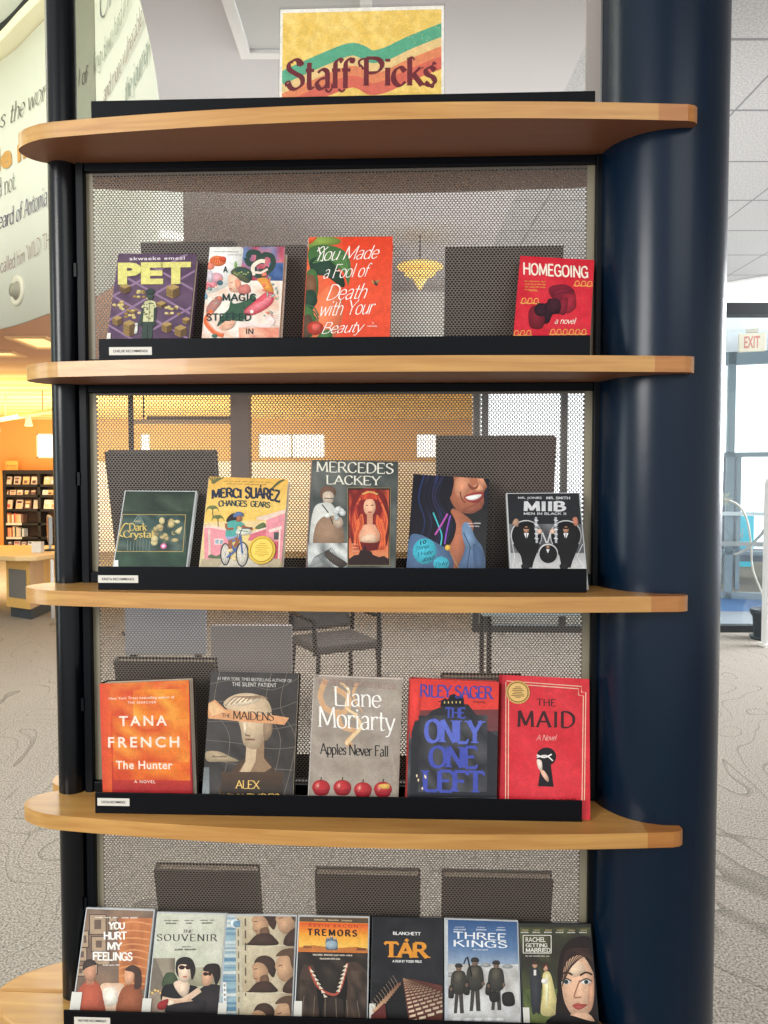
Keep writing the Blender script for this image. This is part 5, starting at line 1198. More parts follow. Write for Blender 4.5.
def paint(a):
    a.full([(0, (50,48,40)), (.4, (64,66,48)), (1, (70,70,48))])
    a.mottle(320, 280, 560, 590, 7, 8, [(60,60,46), (74,78,52), (52,48,40), (86,90,60)])
    a.mottle(320, 480, 450, 590, 4, 3, [(96,110,60), (70,84,50), (110,120,70)])
    w = (232,228,216)
    for k in range(6): a.fine((206,180,120), 328+k*37, 287, 352+k*37, 290, 1); a.fine(w, 324+k*37, 294, 352+k*37, 298, 1)
    a.box(w, 331, 306, 420, 364, 2.5); a.text(w, 'RACHEL', 339, 312, 402, 328, bold=.01); a.text(w, 'GETTING', 339, 332, 408, 345, font='block', track=.6); a.text(w, 'MARRIED', 339, 347, 418, 362, font='block', track=.6)
    a.fine(w, 338, 372, 416, 375, 6)
    # couple
    a.blob((54,56,60), 352, 430, 366, 414, 380, 418, 388, 450, 384, 550, 372, 552, 358, 550); a.rect((226,222,214), 364, 418, 372, 436); a.ell((196,150,122), 368, 402, 8, 11); a.blob((70,50,40), 360, 400, 368, 388, 378, 400)
    a.blob((222,206,140), 392, 440, 400, 424, 416, 428, 428, 470, 440, 552, 388, 558, 392, 490); a.blob((236,226,180), 400, 440, 412, 440, 412, 500, 402, 540); a.ell((196,150,122), 402, 412, 8, 11); a.blob((80,50,40), 394, 416, 396, 398, 410, 400, 412, 420, 404, 404); a.ell((240,230,220), 398, 454, 10, 9)
    # woman's face
    hair = (38,26,24)
    a.blob(hair, 446, 590, 440, 480, 446, 380, 470, 330, 510, 310, 552, 320, 580, 400, 580, 590)
    sk, sk2 = (222,178,146), (236,200,170)
    a.blob(sk, 452, 400, 480, 376, 520, 372, 548, 390, 556, 450, 552, 520, 536, 560, 510, 576, 480, 552, 458, 500)
    a.blob(sk2, 470, 400, 510, 390, 530, 420, 500, 440, 476, 430); a.blob((200,150,120), 540, 470, 556, 440, 556, 520, 540, 550)
    a.blob(sk, 480, 560, 540, 556, 560, 600, 470, 600)
    for x in (468, 532):
        a.blob((240,232,224), x-18, 458, x, 448, x+16, 456, x, 464); a.ell((70,84,80), x, 456, 7, 7); a.ell((20,20,20), x, 456, 3.4, 3.4); a.line((40,26,24), 4, x-20, 456, x, 446, x+17, 454, smooth=True); a.line((50,34,28), 6, x-20, 436, x, 426, x+20, 434, smooth=True)
    a.line((170,120,96), 5, 512, 450, 494, 500, 502, 506, 516, 504, smooth=True)
    a.blob((184,86,76), 488, 530, 506, 522, 514, 525, 536, 528, 516, 542, 500, 542); a.line((130,56,50), 2, 488, 531, 536, 529)
    a.blob(hair, 450, 470, 448, 390, 480, 346, 530, 340, 562, 380, 570, 470, 556, 430, 520, 372, 480, 382, 462, 410)
    for k in range(8): a.line((70,50,42), 3, 456+k*3, 470-k*8, 470+k*8, 360+k*2, 540+k*4, 350+k*8, smooth=True)
    a.blob((26,22,22), 410, 590, 440, 556, 480, 560, 560, 580, 600, 560, 600, 600)
dvd('rach', FIT['rach'], QD['rach'], (420, 840, 3.2), 'dark video case with a large pale face, rightmost in the row', GV, paint, sticker=(328, 536, 351, 592), black=True)

# ---- the sign
sg = stand_empty('tabletop_sign', .0425, -.052, SH[1]+.0022, .10, 0, 0)
tag(sg, 'yellow and coral lettered sign in a clear holder on the top shelf', 'sign')
QS = ((285.7, 9.5), (440, 6.6), (285.9, 98.5), (440, 95))
def paint(a):
    a.full([(0, (244,206,104)), (1, (244,208,110))]); a.mottle(20, 30, 750, 600, 26, 20, [(242,204,104), (248,212,116), (238,198,96), (250,216,124)])
    def wave(off): return [20, 356+off, 100, 316+off, 240, 252+off, 330, 218+off, 380, 226+off, 430, 252+off, 500, 236+off, 600, 186+off, 750, 124+off]
    for off, c in ((56, (238,204,140)), (106, (232,140,96)), (152, (222,108,88))): a.line(c, 56, *wave(off), smooth=True)
    a.line((92,172,136), 60, *wave(0), smooth=True)
    for k in range(160): a.ell(a.r.choice([(226,186,88), (250,226,150)]), a.r.uniform(28,740), a.r.uniform(36,190), 3, 2, n=6)
    kw = dict(font='serif', thick=2.0, thin=.7, caps_serif=.1, nib=.5); m = (112,36,46)
    a.text(m, 'Staff', 44, 256, 352, 412, sl=-4, **kw); a.text(m, 'Picks', 392, 250, 722, 396, sl=-2, **kw)
    for p in ((48,392,44,376,60,368,66,380), (100,296,92,270,78,268,70,284), (322,266,350,262,346,280,334,276), (380,300,372,276,392,262,430,262), (392,312,384,296,376,290), (600,274,596,262,612,256,620,270), (680,380,700,396,706,380), (716,290,706,280,700,298), (222,404,236,418,250,404,252,380), (282,404,296,416,312,404)):
        a.line(m, 12, *p, smooth=True, w1=7)
pw, ph = .2775, .2159
a = Art(pw, ph, *QS, 1-.1575*1.0/ph if False else .27, .27, (280, 0, 4.627), rnd=3)
paint(a)
m = MB(); m.box(-pw/2-.0045, 0, 0, pw/2+.0045, .0004, ph+.0065); 
art_mesh(m, a, 1)
o = m.build('paper_sign', [PRINTM, PRINTM], sg); colour_attr(o, lin((244,240,228)), a, 1)
h = MB(); h.box(-.1445, -.0040, 0, .1445, -.0034, .2265); h.box(-.1445, .0008, 0, .1445, .0014, .2265); h.box(-.145, -.004, 0, -.1438, .0014, .2265); h.box(.1438, -.004, 0, .145, .0014, .2265); h.box(-.1445, -.004, .2250, .1445, .0014, .2265)
h.build('clear_holder', glass_mat('clear_acrylic', (.985,.985,.985,1), .02, .05), sg)
o.location = (0, -.0003, .0015)

# ---- the far side: books leaning on the other face of the screens
FAR = [  # row, photo x range at the top edge, height, colour, label
 (1, 145, 238, .246, (35,31,29), 'dark book back seen through the screen behind the purple cover'),
 (1, 258, 308, .238, (33,30,29), 'dark book back seen through the screen behind the painted cream cover'),
 (1, 443, 556, .232, (37,33,30), 'dark book back seen through the screen left of the red paperback'),
 (2, 106, 216, .250, (31,29,27), 'dark book back seen through the screen above the dark green case'),
 (2, 435, 492, .276, (34,31,28), 'tall grey book back seen through the screen above the smiling woman'),
 (2, 493, 551, .276, (62,34,40), 'tall maroon book back seen through the screen above the black and silver case'),
 (3, 112, 214, .250, (38,34,26), 'dark book back seen through the screen behind the orange hardcover'),
 (3, 440, 520, .226, (31,29,28), 'dark book back seen through the screen behind the black cliff cover'),
 (4, 150, 256, .244, (37,33,30), 'dark book back seen through the screen above the two leftmost video cases'),
 (4, 314, 420, .242, (37,33,30), 'dark book back seen through the screen above the spiked chasm case'),
 (4, 442, 552, .242, (37,33,30), 'dark book back seen through the screen above the three soldiers case')]
for r_, xa, xb, hh, c, lab in FAR:
    xw = ((xa+xb)/2-384)/FPX*1.45; wd = (xb-xa)/FPX*1.455
    x = (xw + .08)*1.0
    e = stand_empty('hardcover_book', x, .094, SH[r_+1]+.0040, -math.asin(.060/hh), 0, 0); tag(e, lab, 'book', 'books on the far side of the stand')
    bm = mat('shaded_far_book', c, rough=.6, noise=.15, nscale=15)  # unlit backs: shade behind the screens is put into the cover colour
    t = .022; m = MB(); m.box(-wd/2, -t, 0, wd/2, -t+.003, hh); m.box(-wd/2, -.003, 0, wd/2, 0, hh); m.box(-wd/2, -t+.003, 0, -wd/2+.003, -.003, hh)
    m.build('cover', bm, e)
    MB().box(-wd/2+.003, -t+.003, .004, wd/2-.004, -.003, hh-.004).build('page_block', PAPER, e)
# ================================================================ the library around the stand
ORANGE = mat('orange_wall', (238, 160, 88), rough=.8, noise=.05, nscale=1.5)
CREAM = mat('cream_wall', (226, 228, 214), rough=.75, noise=.03, nscale=1)
# floor
m = MB(); m.add([(-13, -3, 0), (8, -3, 0), (8, 19, 0), (-13, 19, 0)], [(0, 1, 2, 3)])
struct(m.build('floor', CARPET))

# ---- curved lettered wall hanging over the left aisle
PLAN = crom([(-6.3, 8.2), (-4.9, 7.65), (-3.4, 6.78), (-2.7, 6.17), (-1.98, 5.45), (-1.43, 4.62), (-1.20, 4.2)], 10)
CUM = [0.0]
for p, q in zip(PLAN[:-1], PLAN[1:]): CUM.append(CUM[-1] + math.hypot(q[0]-p[0], q[1]-p[1]))
def plan_at(s):
    s = max(0, min(CUM[-1]-1e-6, s))
    for i in range(len(CUM)-1):
        if CUM[i+1] >= s:
            t = (s-CUM[i])/(CUM[i+1]-CUM[i]); p, q = PLAN[i], PLAN[i+1]
            dx, dy = (q[0]-p[0]), (q[1]-p[1]); L = math.hypot(dx, dy)
            return (p[0]+dx*t, p[1]+dy*t), (dy/L, -dx/L)          # point, normal away from the reader
def wall_hit(px, py):
    """arc length and height where the wall is seen at this point of the photo"""
    best = None
    for i in range(800):
        s = CUM[-1]*i/799; (x, y), _ = plan_at(s); z = CAMZ + elev(py)*y
        d = abs(proj((x, y, z))[0] - px)
        if best is None or d < best[0]: best = (d, s, z)
    return best[1], best[2]
def sweep(z0, z1, out, thick, mt, name, s0=0.0, s1=None, parent=None):
    m = MB(); n = 70; s1 = CUM[-1] if s1 is None else s1; vs = []
    for i in range(n+1):
        (x, y), (nx, ny) = plan_at(s0 + (s1-s0)*i/n)
        sg_ = -1
        for o_, z in ((out, z0), (out, z1), (out-thick, z1), (out-thick, z0)): vs.append((x - nx*o_*sg_*-1 if False else x + nx*o_*-1*FACE, y + ny*o_*-1*FACE, z))
    for i in range(n):
        for k in range(4): m.f.append((i*4+k, (i+1)*4+k, (i+1)*4+(k+1) % 4, i*4+(k+1) % 4)); m.m.append(0); m.sm.append(k in (0, 2))
    m.v = vs; m.f += [(0, 1, 2, 3), (n*4+3, n*4+2, n*4+1, n*4)]; m.m += [0, 0]; m.sm += [False, False]
    return m.build(name, mt, parent)
(_x, _y), (_nx, _ny) = plan_at(CUM[-1]*.5)
FACE = 1 if (_nx*(0-_x) + _ny*(0-_y)) < 0 else -1                # out > 0 means towards the stand
wl = struct(sweep(2.90, 5.14, 0.0, .12, CREAM, 'wall_left'))
struct(sweep(5.15, 5.235, .12, .24, mat('cream_trim', (246, 240, 206), rough=.6, noise=.02, emit=((250, 240, 200), .12)), 'trim_1'))  # faint emission stands in for light on the trim
struct(sweep(5.245, 5.40, .04, .14, mat('gap_shade', (14, 16, 26), rough=.7), 'gap_strip'))  # dark strip painted in for the shade of the recess above the trim
def wall_text(body, font, pa, pb, height, colr, name, dz=0.0, **kw):
    """lettering painted along the wall from photo point pa to pb (baseline)"""
    s0, za = wall_hit(*pa); s1, zb = wall_hit(*pb)
    vs, fs = text_mesh(body, font, **kw)
    a0 = min(v[0] for v in vs); a1 = max(v[0] for v in vs); b1 = max(v[1] for v in vs)
    m = MB(); out = []
    for v in vs:
        u = (v[0]-a0)/(a1-a0); s = s0 + u*(s1-s0); (x, y), (nx, ny) = plan_at(s)
        z = za + (zb-za)*u + v[1]/b1*height
        out.append((x, y, z, nx, ny))
    grp = {}
    for f, k in zip(fs, pieces(fs)): grp.setdefault(k, []).append(f)
    for k, g in grp.items():
        d = (.006 + k*.0003)*FACE; m.add([(q[0]-q[3]*d, q[1]-q[4]*d, q[2]) for q in out], g)
    o = m.build('wall_lettering', mat(name, colr, rough=.8), wl); return o
sf = dict(font='serif', thick=.75, thin=.3)
wall_text('as the worst', pa=(-6, 131), pb=(58, 92), height=.15, colr=(104, 100, 96), name='grey_letters', shear=.25, **sf)
wall_text('le men', 'sans', (-3, 171), (52, 140), .19, (216, 164, 92), 'gold_letters', bold=.045)
wall_text('d not.', pa=(-2, 198), pb=(17, 189), height=.16, colr=(110, 106, 104), name='pale_grey_letters', **sf)
wall_text('eard of Antonia and', pa=(-1, 229), pb=(66, 196), height=.145, colr=(84, 80, 112), name='violet_letters', font='serif', thick=1.0, thin=.4, shear=.1)
wall_text("called him 'WILD THING'", pa=(1, 273), pb=(64, 241), height=.125, colr=(150, 116, 116), name='rose_letters', font='script', thick=.7, thin=.5, serif=False)
0 and wall_text('we', pa=(40, 203), pb=(49, 199), height=.1, colr=(120, 116, 112), name='faint_letters', font='script', thick=.9, thin=.7, serif=False)
wall_text('l of', pa=(79, 86), pb=(89, 82), height=.12, colr=(96, 74, 60), name='brown_letters', font='script', thick=1.1, thin=.8, serif=False, shear=.2)
wall_text('ling down hard in c', pa=(93.5, 75), pb=(133, 4), height=.13, colr=(140, 150, 132), name='sage_letters', font='serif', thick=.9, thin=.4, shear=.25)
wall_text('and more vulnerable', pa=(104, 104), pb=(146, 24), height=.12, colr=(140, 112, 104), name='dusty_letters', font='serif', thick=.9, thin=.4, shear=.1)
wall_text('the journey', pa=(126, 105), pb=(152, 54), height=.14, colr=(134, 150, 138), name='green_grey_letters', font='serif', thick=1.1, thin=.4, shear=.2)
wall_text('Ch', pa=(101, 22), pb=(117, -6), height=.30, colr=(110, 116, 116), name='slate_letters', font='script', thick=.5, thin=.3, serif=False, shear=.25)
# round cream speaker cover on that wall
s_, z_ = wall_hit(18, 291); (x_, y_), (nx_, ny_) = plan_at(s_)
sp = empty('wall_speaker', (x_ - nx_*.004*FACE, y_ - ny_*.004*FACE, z_)); tag(sp, 'small round cream speaker cover on the lettered curved wall', 'speaker')
ang = math.atan2(-ny_*FACE, -nx_*FACE)
Mq = Matrix.Rotation(ang, 4, 'Z') @ Matrix.Rotation(PI/2, 4, 'Y')
MB().lathe([(.125, 0), (.125, .012), (.105, .02), (.085, .012)], 32, M=Mq).build('rim', mat('speaker_rim', (214, 210, 192), rough=.5), sp)
MB().lathe([(.085, .010), (.06, .018), (.055, .05), (.0001, .05)], 32, M=Mq).build('cone', mat('speaker_cone', (150, 146, 130), rough=.6), sp)

# ---- ceilings
edge = crom([(-.80, -2.0), (-.86, 1.2), (-.95, 2.6), (-1.02, 3.3), (-1.18, 4.12), (-1.53, 5.46), (-1.95, 6.4), (-2.6, 7.2), (-3.6, 8.0)], 6)
m = MB(); pts = edge + [(-3.6, 8.3), (.93, 8.3), (.93, -2.0)]
m.prism([(x, y) for x, y in pts], 3.6, 3.8); struct(m.build('ceiling', PLASTER))
m = MB(); m.box(.93, -2.0, 3.6, 8, 8.3, 3.8); struct(m.build('ceiling.001', TILE))
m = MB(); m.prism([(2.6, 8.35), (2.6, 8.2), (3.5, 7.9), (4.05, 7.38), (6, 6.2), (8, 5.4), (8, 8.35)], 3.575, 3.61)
struct(m.build('trim_3', mat('white_soffit', (240, 240, 240), rough=.8, emit=((240, 242, 245), .25))))  # soffit is no lamp; its emission imitates the light falling on it
m = MB(); m.box(-2.4, 8.3, 2.9, 3.2, 8.42, 3.8); struct(m.build('wall_back', WHITE))
# the lower warm ceiling of the left room, and the high pale atrium ceiling
WARM = bpy.data.materials.new('warm_ceiling'); WARM.use_nodes = True
nt = WARM.node_tree; b = nt.nodes['Principled BSDF']; tc = nt.nodes.new('ShaderNodeTexCoord'); sx = nt.nodes.new('ShaderNodeSeparateXYZ'); nt.links.new(tc.outputs['Object'], sx.inputs['Vector'])
mr = nt.nodes.new('ShaderNodeMapRange'); mr.inputs['From Min'].default_value = 8.2; mr.inputs['From Max'].default_value = 10.2; nt.links.new(sx.outputs['Y'], mr.inputs['Value'])  # near part browned as shade, far part yellowed as lit
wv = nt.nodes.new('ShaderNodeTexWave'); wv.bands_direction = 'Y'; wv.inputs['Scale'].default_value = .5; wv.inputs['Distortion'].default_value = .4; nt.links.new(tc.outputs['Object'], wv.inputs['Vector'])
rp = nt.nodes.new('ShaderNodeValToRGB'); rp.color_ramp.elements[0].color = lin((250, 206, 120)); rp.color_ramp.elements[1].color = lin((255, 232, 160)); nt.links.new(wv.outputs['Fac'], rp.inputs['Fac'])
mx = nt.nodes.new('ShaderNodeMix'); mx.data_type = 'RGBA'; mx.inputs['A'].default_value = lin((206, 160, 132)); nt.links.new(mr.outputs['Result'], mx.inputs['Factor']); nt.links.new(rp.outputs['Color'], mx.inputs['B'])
nt.links.new(mx.outputs['Result'], b.inputs['Base Color']); b.inputs['Roughness'].default_value = .9
low = [(x, y) for x, y in PLAN]
low = [(-13, 9.2), (-6.3, 8.2)] + low[1:-2] + [(-.9, 5.0), (0.5, 8.42), (.95, 8.42), (1.95, 17), (-13, 17)]
m = MB(); m.add([(x, y, 2.894) for x, y in low], [tuple(range(len(low)))]); struct(m.build('ceiling.002', WARM))
m = MB(); m.box(-13, .5, 5.42, -1.0, 10, 5.5); struct(m.build('ceiling.003', mat('atrium_ceiling', (236, 240, 218), rough=.9, noise=.02, emit=((236, 242, 214), .35))))  # emission makes the high ceiling look lit
# orange back wall with high windows
WX = [(at(x0, 440, 17).x, at(x1, 440, 17).x) for x0, x1 in ((36, 60), (258, 325), (416, 437), (140, 150))]
wz0, wz1 = 2.06, 2.60
m = MB(); xs = sorted([(-13, -13)] + WX + [(1.95, 1.95)])
for (a0, a1), (b0, b1) in zip(xs[:-1], xs[1:]): m.box(a1, 17, 0, b0, 17.15, 2.9)
for a0, a1 in WX: m.box(a0, 17, 0, a1, 17.15, wz0); m.box(a0, 17, wz1, a1, 17.15, 2.9)
struct(m.build('wall_far', [ORANGE, mat('tan_wall', (226, 190, 132), rough=.8, noise=.05, nscale=1.5)]))
for p_ in bpy.data.objects['wall_far'].data.polygons: p_.material_index = 1 if p_.center.x > at(70, 440, 17).x else 0
SKYW = mat('bright_daylight', (250, 252, 255), rough=.9, emit=((250, 252, 255), 1.3))
for i, (a0, a1) in enumerate(WX):
    f = MB(); f.box(a0, 17.02, wz0, a0+.03, 17.12, wz1); f.box(a1-.03, 17.02, wz0, a1, 17.12, wz1); f.box(a0, 17.02, wz0, a1, 17.12, wz0+.03); f.box(a0, 17.02, wz1-.03, a1, 17.12, wz1)
    if a1-a0 > .8: f.box((a0+a1)/2-.02, 17.02, wz0, (a0+a1)/2+.02, 17.12, wz1)
    o = struct(f.build('window_%d' % (i+1), WHITE))
    MB().box(a0+.03, 17.06, wz0+.03, a1-.03, 17.07, wz1-.03).build('pane', SKYW, o)
m = MB(); m.prism([(.93, 8.1), (1.02, 8.1), (2.1, 17.1), (1.95, 17.1)], 0, 3.3); struct(m.build('wall_right', WHITE))
m = MB(); m.box(.5, 27, -.05, 40, 27.2, 14); struct(m.build('daylight_backdrop', mat('backdrop_glow', (250, 251, 252), rough=.9, noise=.01, emit=((250, 252, 255), 1.1))))  # added glowing sheet that whitens the view through the entrance
m = MB(); m.box(-13.1, -3, 0, -13, 17, 6.2); struct(m.build('wall_left.001', CREAM))
m = MB(); m.box(at(84, 500, 16.8).x, 16.86, 0, 1.93, 16.99, 1.98); struct(m.build('wall_far.001', mat('pale_lower_wall', (252, 250, 250), rough=.8, noise=.03, nscale=1)))
# recessed light in the plaster ceiling, seen above the sign
cl_ = empty('ceiling_light', (-.36, 3.1, 3.6)); tag(cl_, 'unlit square-edged ceiling light seen above the lettered sign', 'ceiling light')
f = MB(); W_, D_ = .31, .6
f.box(-W_, -D_, -.03, -W_+.05, D_, 0); f.box(W_-.05, -D_, -.03, W_, D_, 0); f.box(-W_+.05, D_-.05, -.03, W_-.05, D_, 0); f.box(-W_+.05, -D_, -.03, W_-.05, -D_+.05, 0)
f.build('frame', mat('light_frame', (222, 220, 216), rough=.6), cl_); MB().box(-W_+.05, -D_+.05, -.012, W_-.05, D_-.05, 0).build('diffuser', mat('light_diffuser', (190, 190, 186), rough=.5), cl_)
# warm lay-in lights in the low ceiling
def slot_light(px0, px1, py0, py1, label):
    c = at_z((px0+px1)/2, (py0+py1)/2, 2.9); a_ = at_z(px0, (py0+py1)/2, 2.9); b_ = at_z(px1, (py0+py1)/2, 2.9); n_ = at_z((px0+px1)/2, py0, 2.9); f_ = at_z((px0+px1)/2, py1, 2.9)
    hx_, hy_ = (b_.x-a_.x)/2, (f_.y-n_.y)/2
    e = empty('ceiling_light', (c.x, (n_.y+f_.y)/2, 2.9)); tag(e, label, 'ceiling light')
    q = MB(); q.box(-hx_, -hy_, -.025, hx_, -hy_+.05, 0); q.box(-hx_, hy_-.05, -.025, hx_, hy_, 0); q.box(-hx_, -hy_+.05, -.025, -hx_+.05, hy_-.05, 0); q.box(hx_-.05, -hy_+.05, -.025, hx_, hy_-.05, 0)
    q.build('frame', mat('light_trim', (230, 190, 140), rough=.6), e)
    MB().box(-hx_+.05, -hy_+.05, -.012, hx_-.05, hy_-.05, 0).build('diffuser', mat('warm_diffuser', (255, 226, 160), rough=.6, emit=((255, 222, 150), .9)), e)
slot_light(20, 60, 335, 347, 'lit ceiling light nearest the slim post, under the curved wall')
slot_light(-14, 20, 350, 355, 'lit ceiling light at the left edge, beyond the lettered wall')
# pale track rail below the ceiling
p0, p1 = at(-40, 427, 13), at(60, 409, 11)
tr = empty('track_rail', p0); tag(tr, 'thin pale track rail hung below the yellow ceiling before the orange wall', 'light track')
d_ = p1-p0; MB().tube([(0,0,0), d_], .035, 10).build('rail', mat('rail_cream', (240, 214, 160), rough=.5), tr)
HG = mat('hanger_grey', (160, 140, 110))
for t in (.15, .5, .85): q = d_*t; MB().tube([(q.x, q.y, q.z), (q.x, q.y, 2.9-p0.z)], .008, 6).build('hanger', HG, tr)
for t in (.4, .72):
    q = d_*t; MB().lathe([(.03, 0), (.05, -.10), (.06, -.14)], 14, (q.x, q.y, q.z-.03)).build('spot_lamp', WHITE, tr)

# ---- far bookcase against the orange wall
BY = 16.55
bc0, bc1 = at(3, 500, BY).x, at(70, 500, BY).x
ztop = at(30, 472.5, BY).z
bc = empty('bookcase', (bc0, BY, 0)); tag(bc, 'black library bookcase against the orange wall, filled with small books', 'bookcase')
BLK = mat('bookcase_black', (30, 26, 26), rough=.6); Wb = bc1-bc0
q = MB(); q.box(0, .36, 0, Wb, .40, ztop); q.build('back_panel', mat('bookcase_back', (66, 44, 30), rough=.7), bc)
xm = at(37.5, 500, BY).x - bc0
for x in (0, xm, Wb-.05): MB().box(x, 0, 0, x+.06, .36, ztop).build('side_panel', BLK, bc)
MB().box(0, -.01, ztop-.03, Wb, .40, ztop+.05).build('top', BLK, bc)
ROWS = [at(30, y, BY).z for y in (484.5, 495, 509, 523, 537, 547.5)]
for z in ROWS: MB().box(.06, 0, z-.05, Wb-.05, .36, z).build('shelf', BLK, bc)
MB().box(-.10, .02, 0, 0, .40, ztop+.05).build('end_panel', mat('bookcase_orange_end', (230, 150, 70), rough=.7), bc)
pal = [(232,206,176), (214,220,232), (236,200,140), (228,186,130), (206,190,190), (196,90,76), (240,150,120), (226,200,180), (120,90,80), (90,70,70), (236,226,200), (170,120,90)]
cv = {}
def tiny_book(x, z, w, h, t, c, lean, face, lab, grp, names):
    e = empty('library_book', (bc0+x, BY, z)); tag(e, lab, 'book', grp)
    if c not in cv: cv[c] = mat('tiny_cover', c, rough=.6, noise=.25, nscale=14)
    q = MB()
    if face:
        M = Matrix.Translation((0, .05, 0)) @ Matrix.Rotation(-lean, 4, 'X')
        q.box(-w/2, 0, 0, w/2, t, h, 0, M); q.box(-w*.36, -.004, h*.62, w*.36, 0, h*.86, 1, M); q.box(-w*.3, -.004, h*.12, w*.26, 0, h*.5, 2, M)
        q.build('cover', [cv[c], cv.setdefault(names[0], mat('tiny_cover', names[0], rough=.6)), cv.setdefault(names[1], mat('tiny_cover', names[1], rough=.6))], e)
    else:
        q.box(-t/2, .05, 0, t/2, .05+w, h); q.build('spine', cv[c], e)
for x_px in (20, 27.5, 33.8): pass
def facerow(ri, pxs, wpx, hpx, lab, grp):
    for i, p in enumerate(pxs):
        x = at(p, 500, BY).x - bc0
        tiny_book(x, ROWS[ri]+.004, wpx*BY/FPX, hpx*BY/FPX, .04, R.choice(pal), .28, True, lab, grp, (R.choice(pal), R.choice(pal)))
facerow(0, [6.9, 15.9, 24.8, 33.2, 46, 52.6], 6.2, 8.0, 'small book faced out on the top row of the black bookcase', 'books faced out on the top row of the far bookcase')
facerow(1, [5.5, 11.5, 18.5, 25.5, 32, 44, 49], 5.4, 5.0, 'small low book on the second row of the black bookcase', 'books on the second row of the far bookcase')
facerow(2, [7, 17.5, 26, 35, 45.6, 52], 6.4, 9.2, 'small book faced out on the third row of the black bookcase', 'books faced out on the third row of the far bookcase')
facerow(5, [6.5, 14.5, 21.5, 28.5], 6.0, 6.0, 'small book faced out on the lowest visible row of the black bookcase', 'books faced out on the low row of the far bookcase')
for ri, lab, grp in ((3, 'book spine upright on the fourth row of the black bookcase', 'upright books on the fourth row of the far bookcase'), (4, 'book spine upright on the fifth row of the black bookcase', 'upright books on the fifth row of the far bookcase')):
    x = at(4.4, 500, BY).x - bc0
    while x < at(21.5, 500, BY).x - bc0:
        t = R.uniform(.026, .05); tiny_book(x+t/2, ROWS[ri]+.004, .2, R.uniform(.17, .22), t, R.choice(pal + [(160,50,44), (70,90,70), (220,160,60)]), 0, False, lab, grp, None); x += t + .003
    z = ROWS[ri]; MB().box(.06, -.012, z-.045, xm-.35, .0, z+.004).build('label_rail', LABEL, bc)
# orange sign standing on the bookcase
c0, c1 = at(3.5, 471, BY), at(15.5, 463, BY)
sgn = empty('shelf_sign', ((c0.x+c1.x)/2, BY+.1, ztop+.05)); tag(sgn, 'small orange sign with red writing standing on the far bookcase', 'sign')
w_ = (c1.x-c0.x); MB().box(-w_/2, 0, 0, w_/2, .02, .20).build('board', mat('sign_orange', (250, 176, 84), rough=.6), sgn)
q = MB(); 
for k in range(7): q.tube([(-w_*.4+w_*.12*k, -.004, .07+.03*(k % 2)), (-w_*.4+w_*.12*k+w_*.08, -.004, .12-.03*(k % 2))], .007, 5)
q.build('writing', mat('sign_red', (214, 84, 40), rough=.6), sgn)

# ---- service desk
DESKW = mat('desk_maple', (236, 190, 112), rough=.4, noise=.1, nscale=6, stretch=(1, 8, 8)); DESKS = mat('desk_side', (214, 178, 140), rough=.5, noise=.08, nscale=5)
dk = empty('service_desk', (0, 0, 0)); tag(dk, 'light maple service desk with grey inset panel, left of the slim post', 'desk')
yc = 8.67; cx = at(30, 600, yc).x; fx = at(8, 600, yc+.25).x; rx = at(62, 600, yc+1.0).x
poly = [(fx, yc+.22), (cx, yc), (rx, yc+.55), (rx, yc+1.3), (fx, yc+1.3)]
MB().prism([(x, y) for x, y in poly], .12, .68).build('cabinet', DESKW, dk)
q = MB(); q.add([(cx+.004, yc-.004, .12), (rx, yc+.545, .12), (rx, yc+.545, .68), (cx+.004, yc-.004, .68)], [(0,1,2,3)]); q.build('side_panel', DESKS, dk)
kp = [(x + (.03 if x < cx else (-.02 if x > cx else 0)), y + .03) for x, y in poly]; MB().prism(kp, 0, .12).build('kickboard', mat('kick_dark', (62, 72, 80), rough=.6), dk)
def on_front(t): return (fx + (cx-fx)*t, yc+.22 - .22*t)
(xa, ya), (xb, yb) = on_front(.12), on_front(.86); q = MB(); q.add([(xa, ya-.008, .235), (xb, yb-.008, .235), (xb, yb-.008, .565), (xa, ya-.008, .565)], [(0,1,2,3)]); q.build('inset_panel', mat('inset_grey', (120, 118, 116), rough=.6, noise=.08), dk)
top = [(-6.5, yc+.75), (fx-.5, yc+.2), (cx-.1, yc-.12), (cx+.12, yc-.08), (rx+.3, yc+.45), (rx+.3, yc+1.35), (-6.5, yc+1.35)]
MB().solid(top, .68, .735).build('worktop', mat('worktop_maple', (240, 206, 150), rough=.35, noise=.06, nscale=5), dk, bevel=.01)
q = MB(); q.tube([(-6.2, yc+1.0, 0), (-6.2, yc+1.0, .68)], .03, 10); q.build('leg', WHITE, dk)
q = MB(); lx = at(52, 600, yc+.1).x; q.tube([(lx, yc+.12, 0), (lx, yc+.12, .68)], .02, 10); q.build('leg', WHITE, dk)
# monitor and white box on the desk
mp_ = at(50, 545, 9.3); mo = empty('monitor', (mp_.x, 9.3, .735), -1.12); tag(mo, 'pale grey computer monitor turned sideways on the service desk', 'monitor')
GREY = mat('monitor_grey', (176, 186, 192), rough=.4)
q = MB(); q.box(-.26, -.02, .09, .26, .02, .42); q.build('screen_housing', GREY, mo, bevel=.01); q = MB(); q.box(-.24, -.024, .11, .24, -.021, .40); q.build('screen', mat('monitor_screen', (90, 104, 112), rough=.2), mo)
q = MB(); q.box(-.03, -.015, .01, .03, .015, .12); q.build('stand', GREY, mo); q = MB(); q.lathe([(.12, 0), (.12, .012), (.03, .02)], 24); q.build('base', mat('monitor_base', (50, 56, 60), rough=.4), mo)
bp_ = at(38, 551, 9.05); bx = empty('tissue_box', (bp_.x, 9.05, .735)); tag(bx, 'small white box on the service desk beside the monitor', 'box')
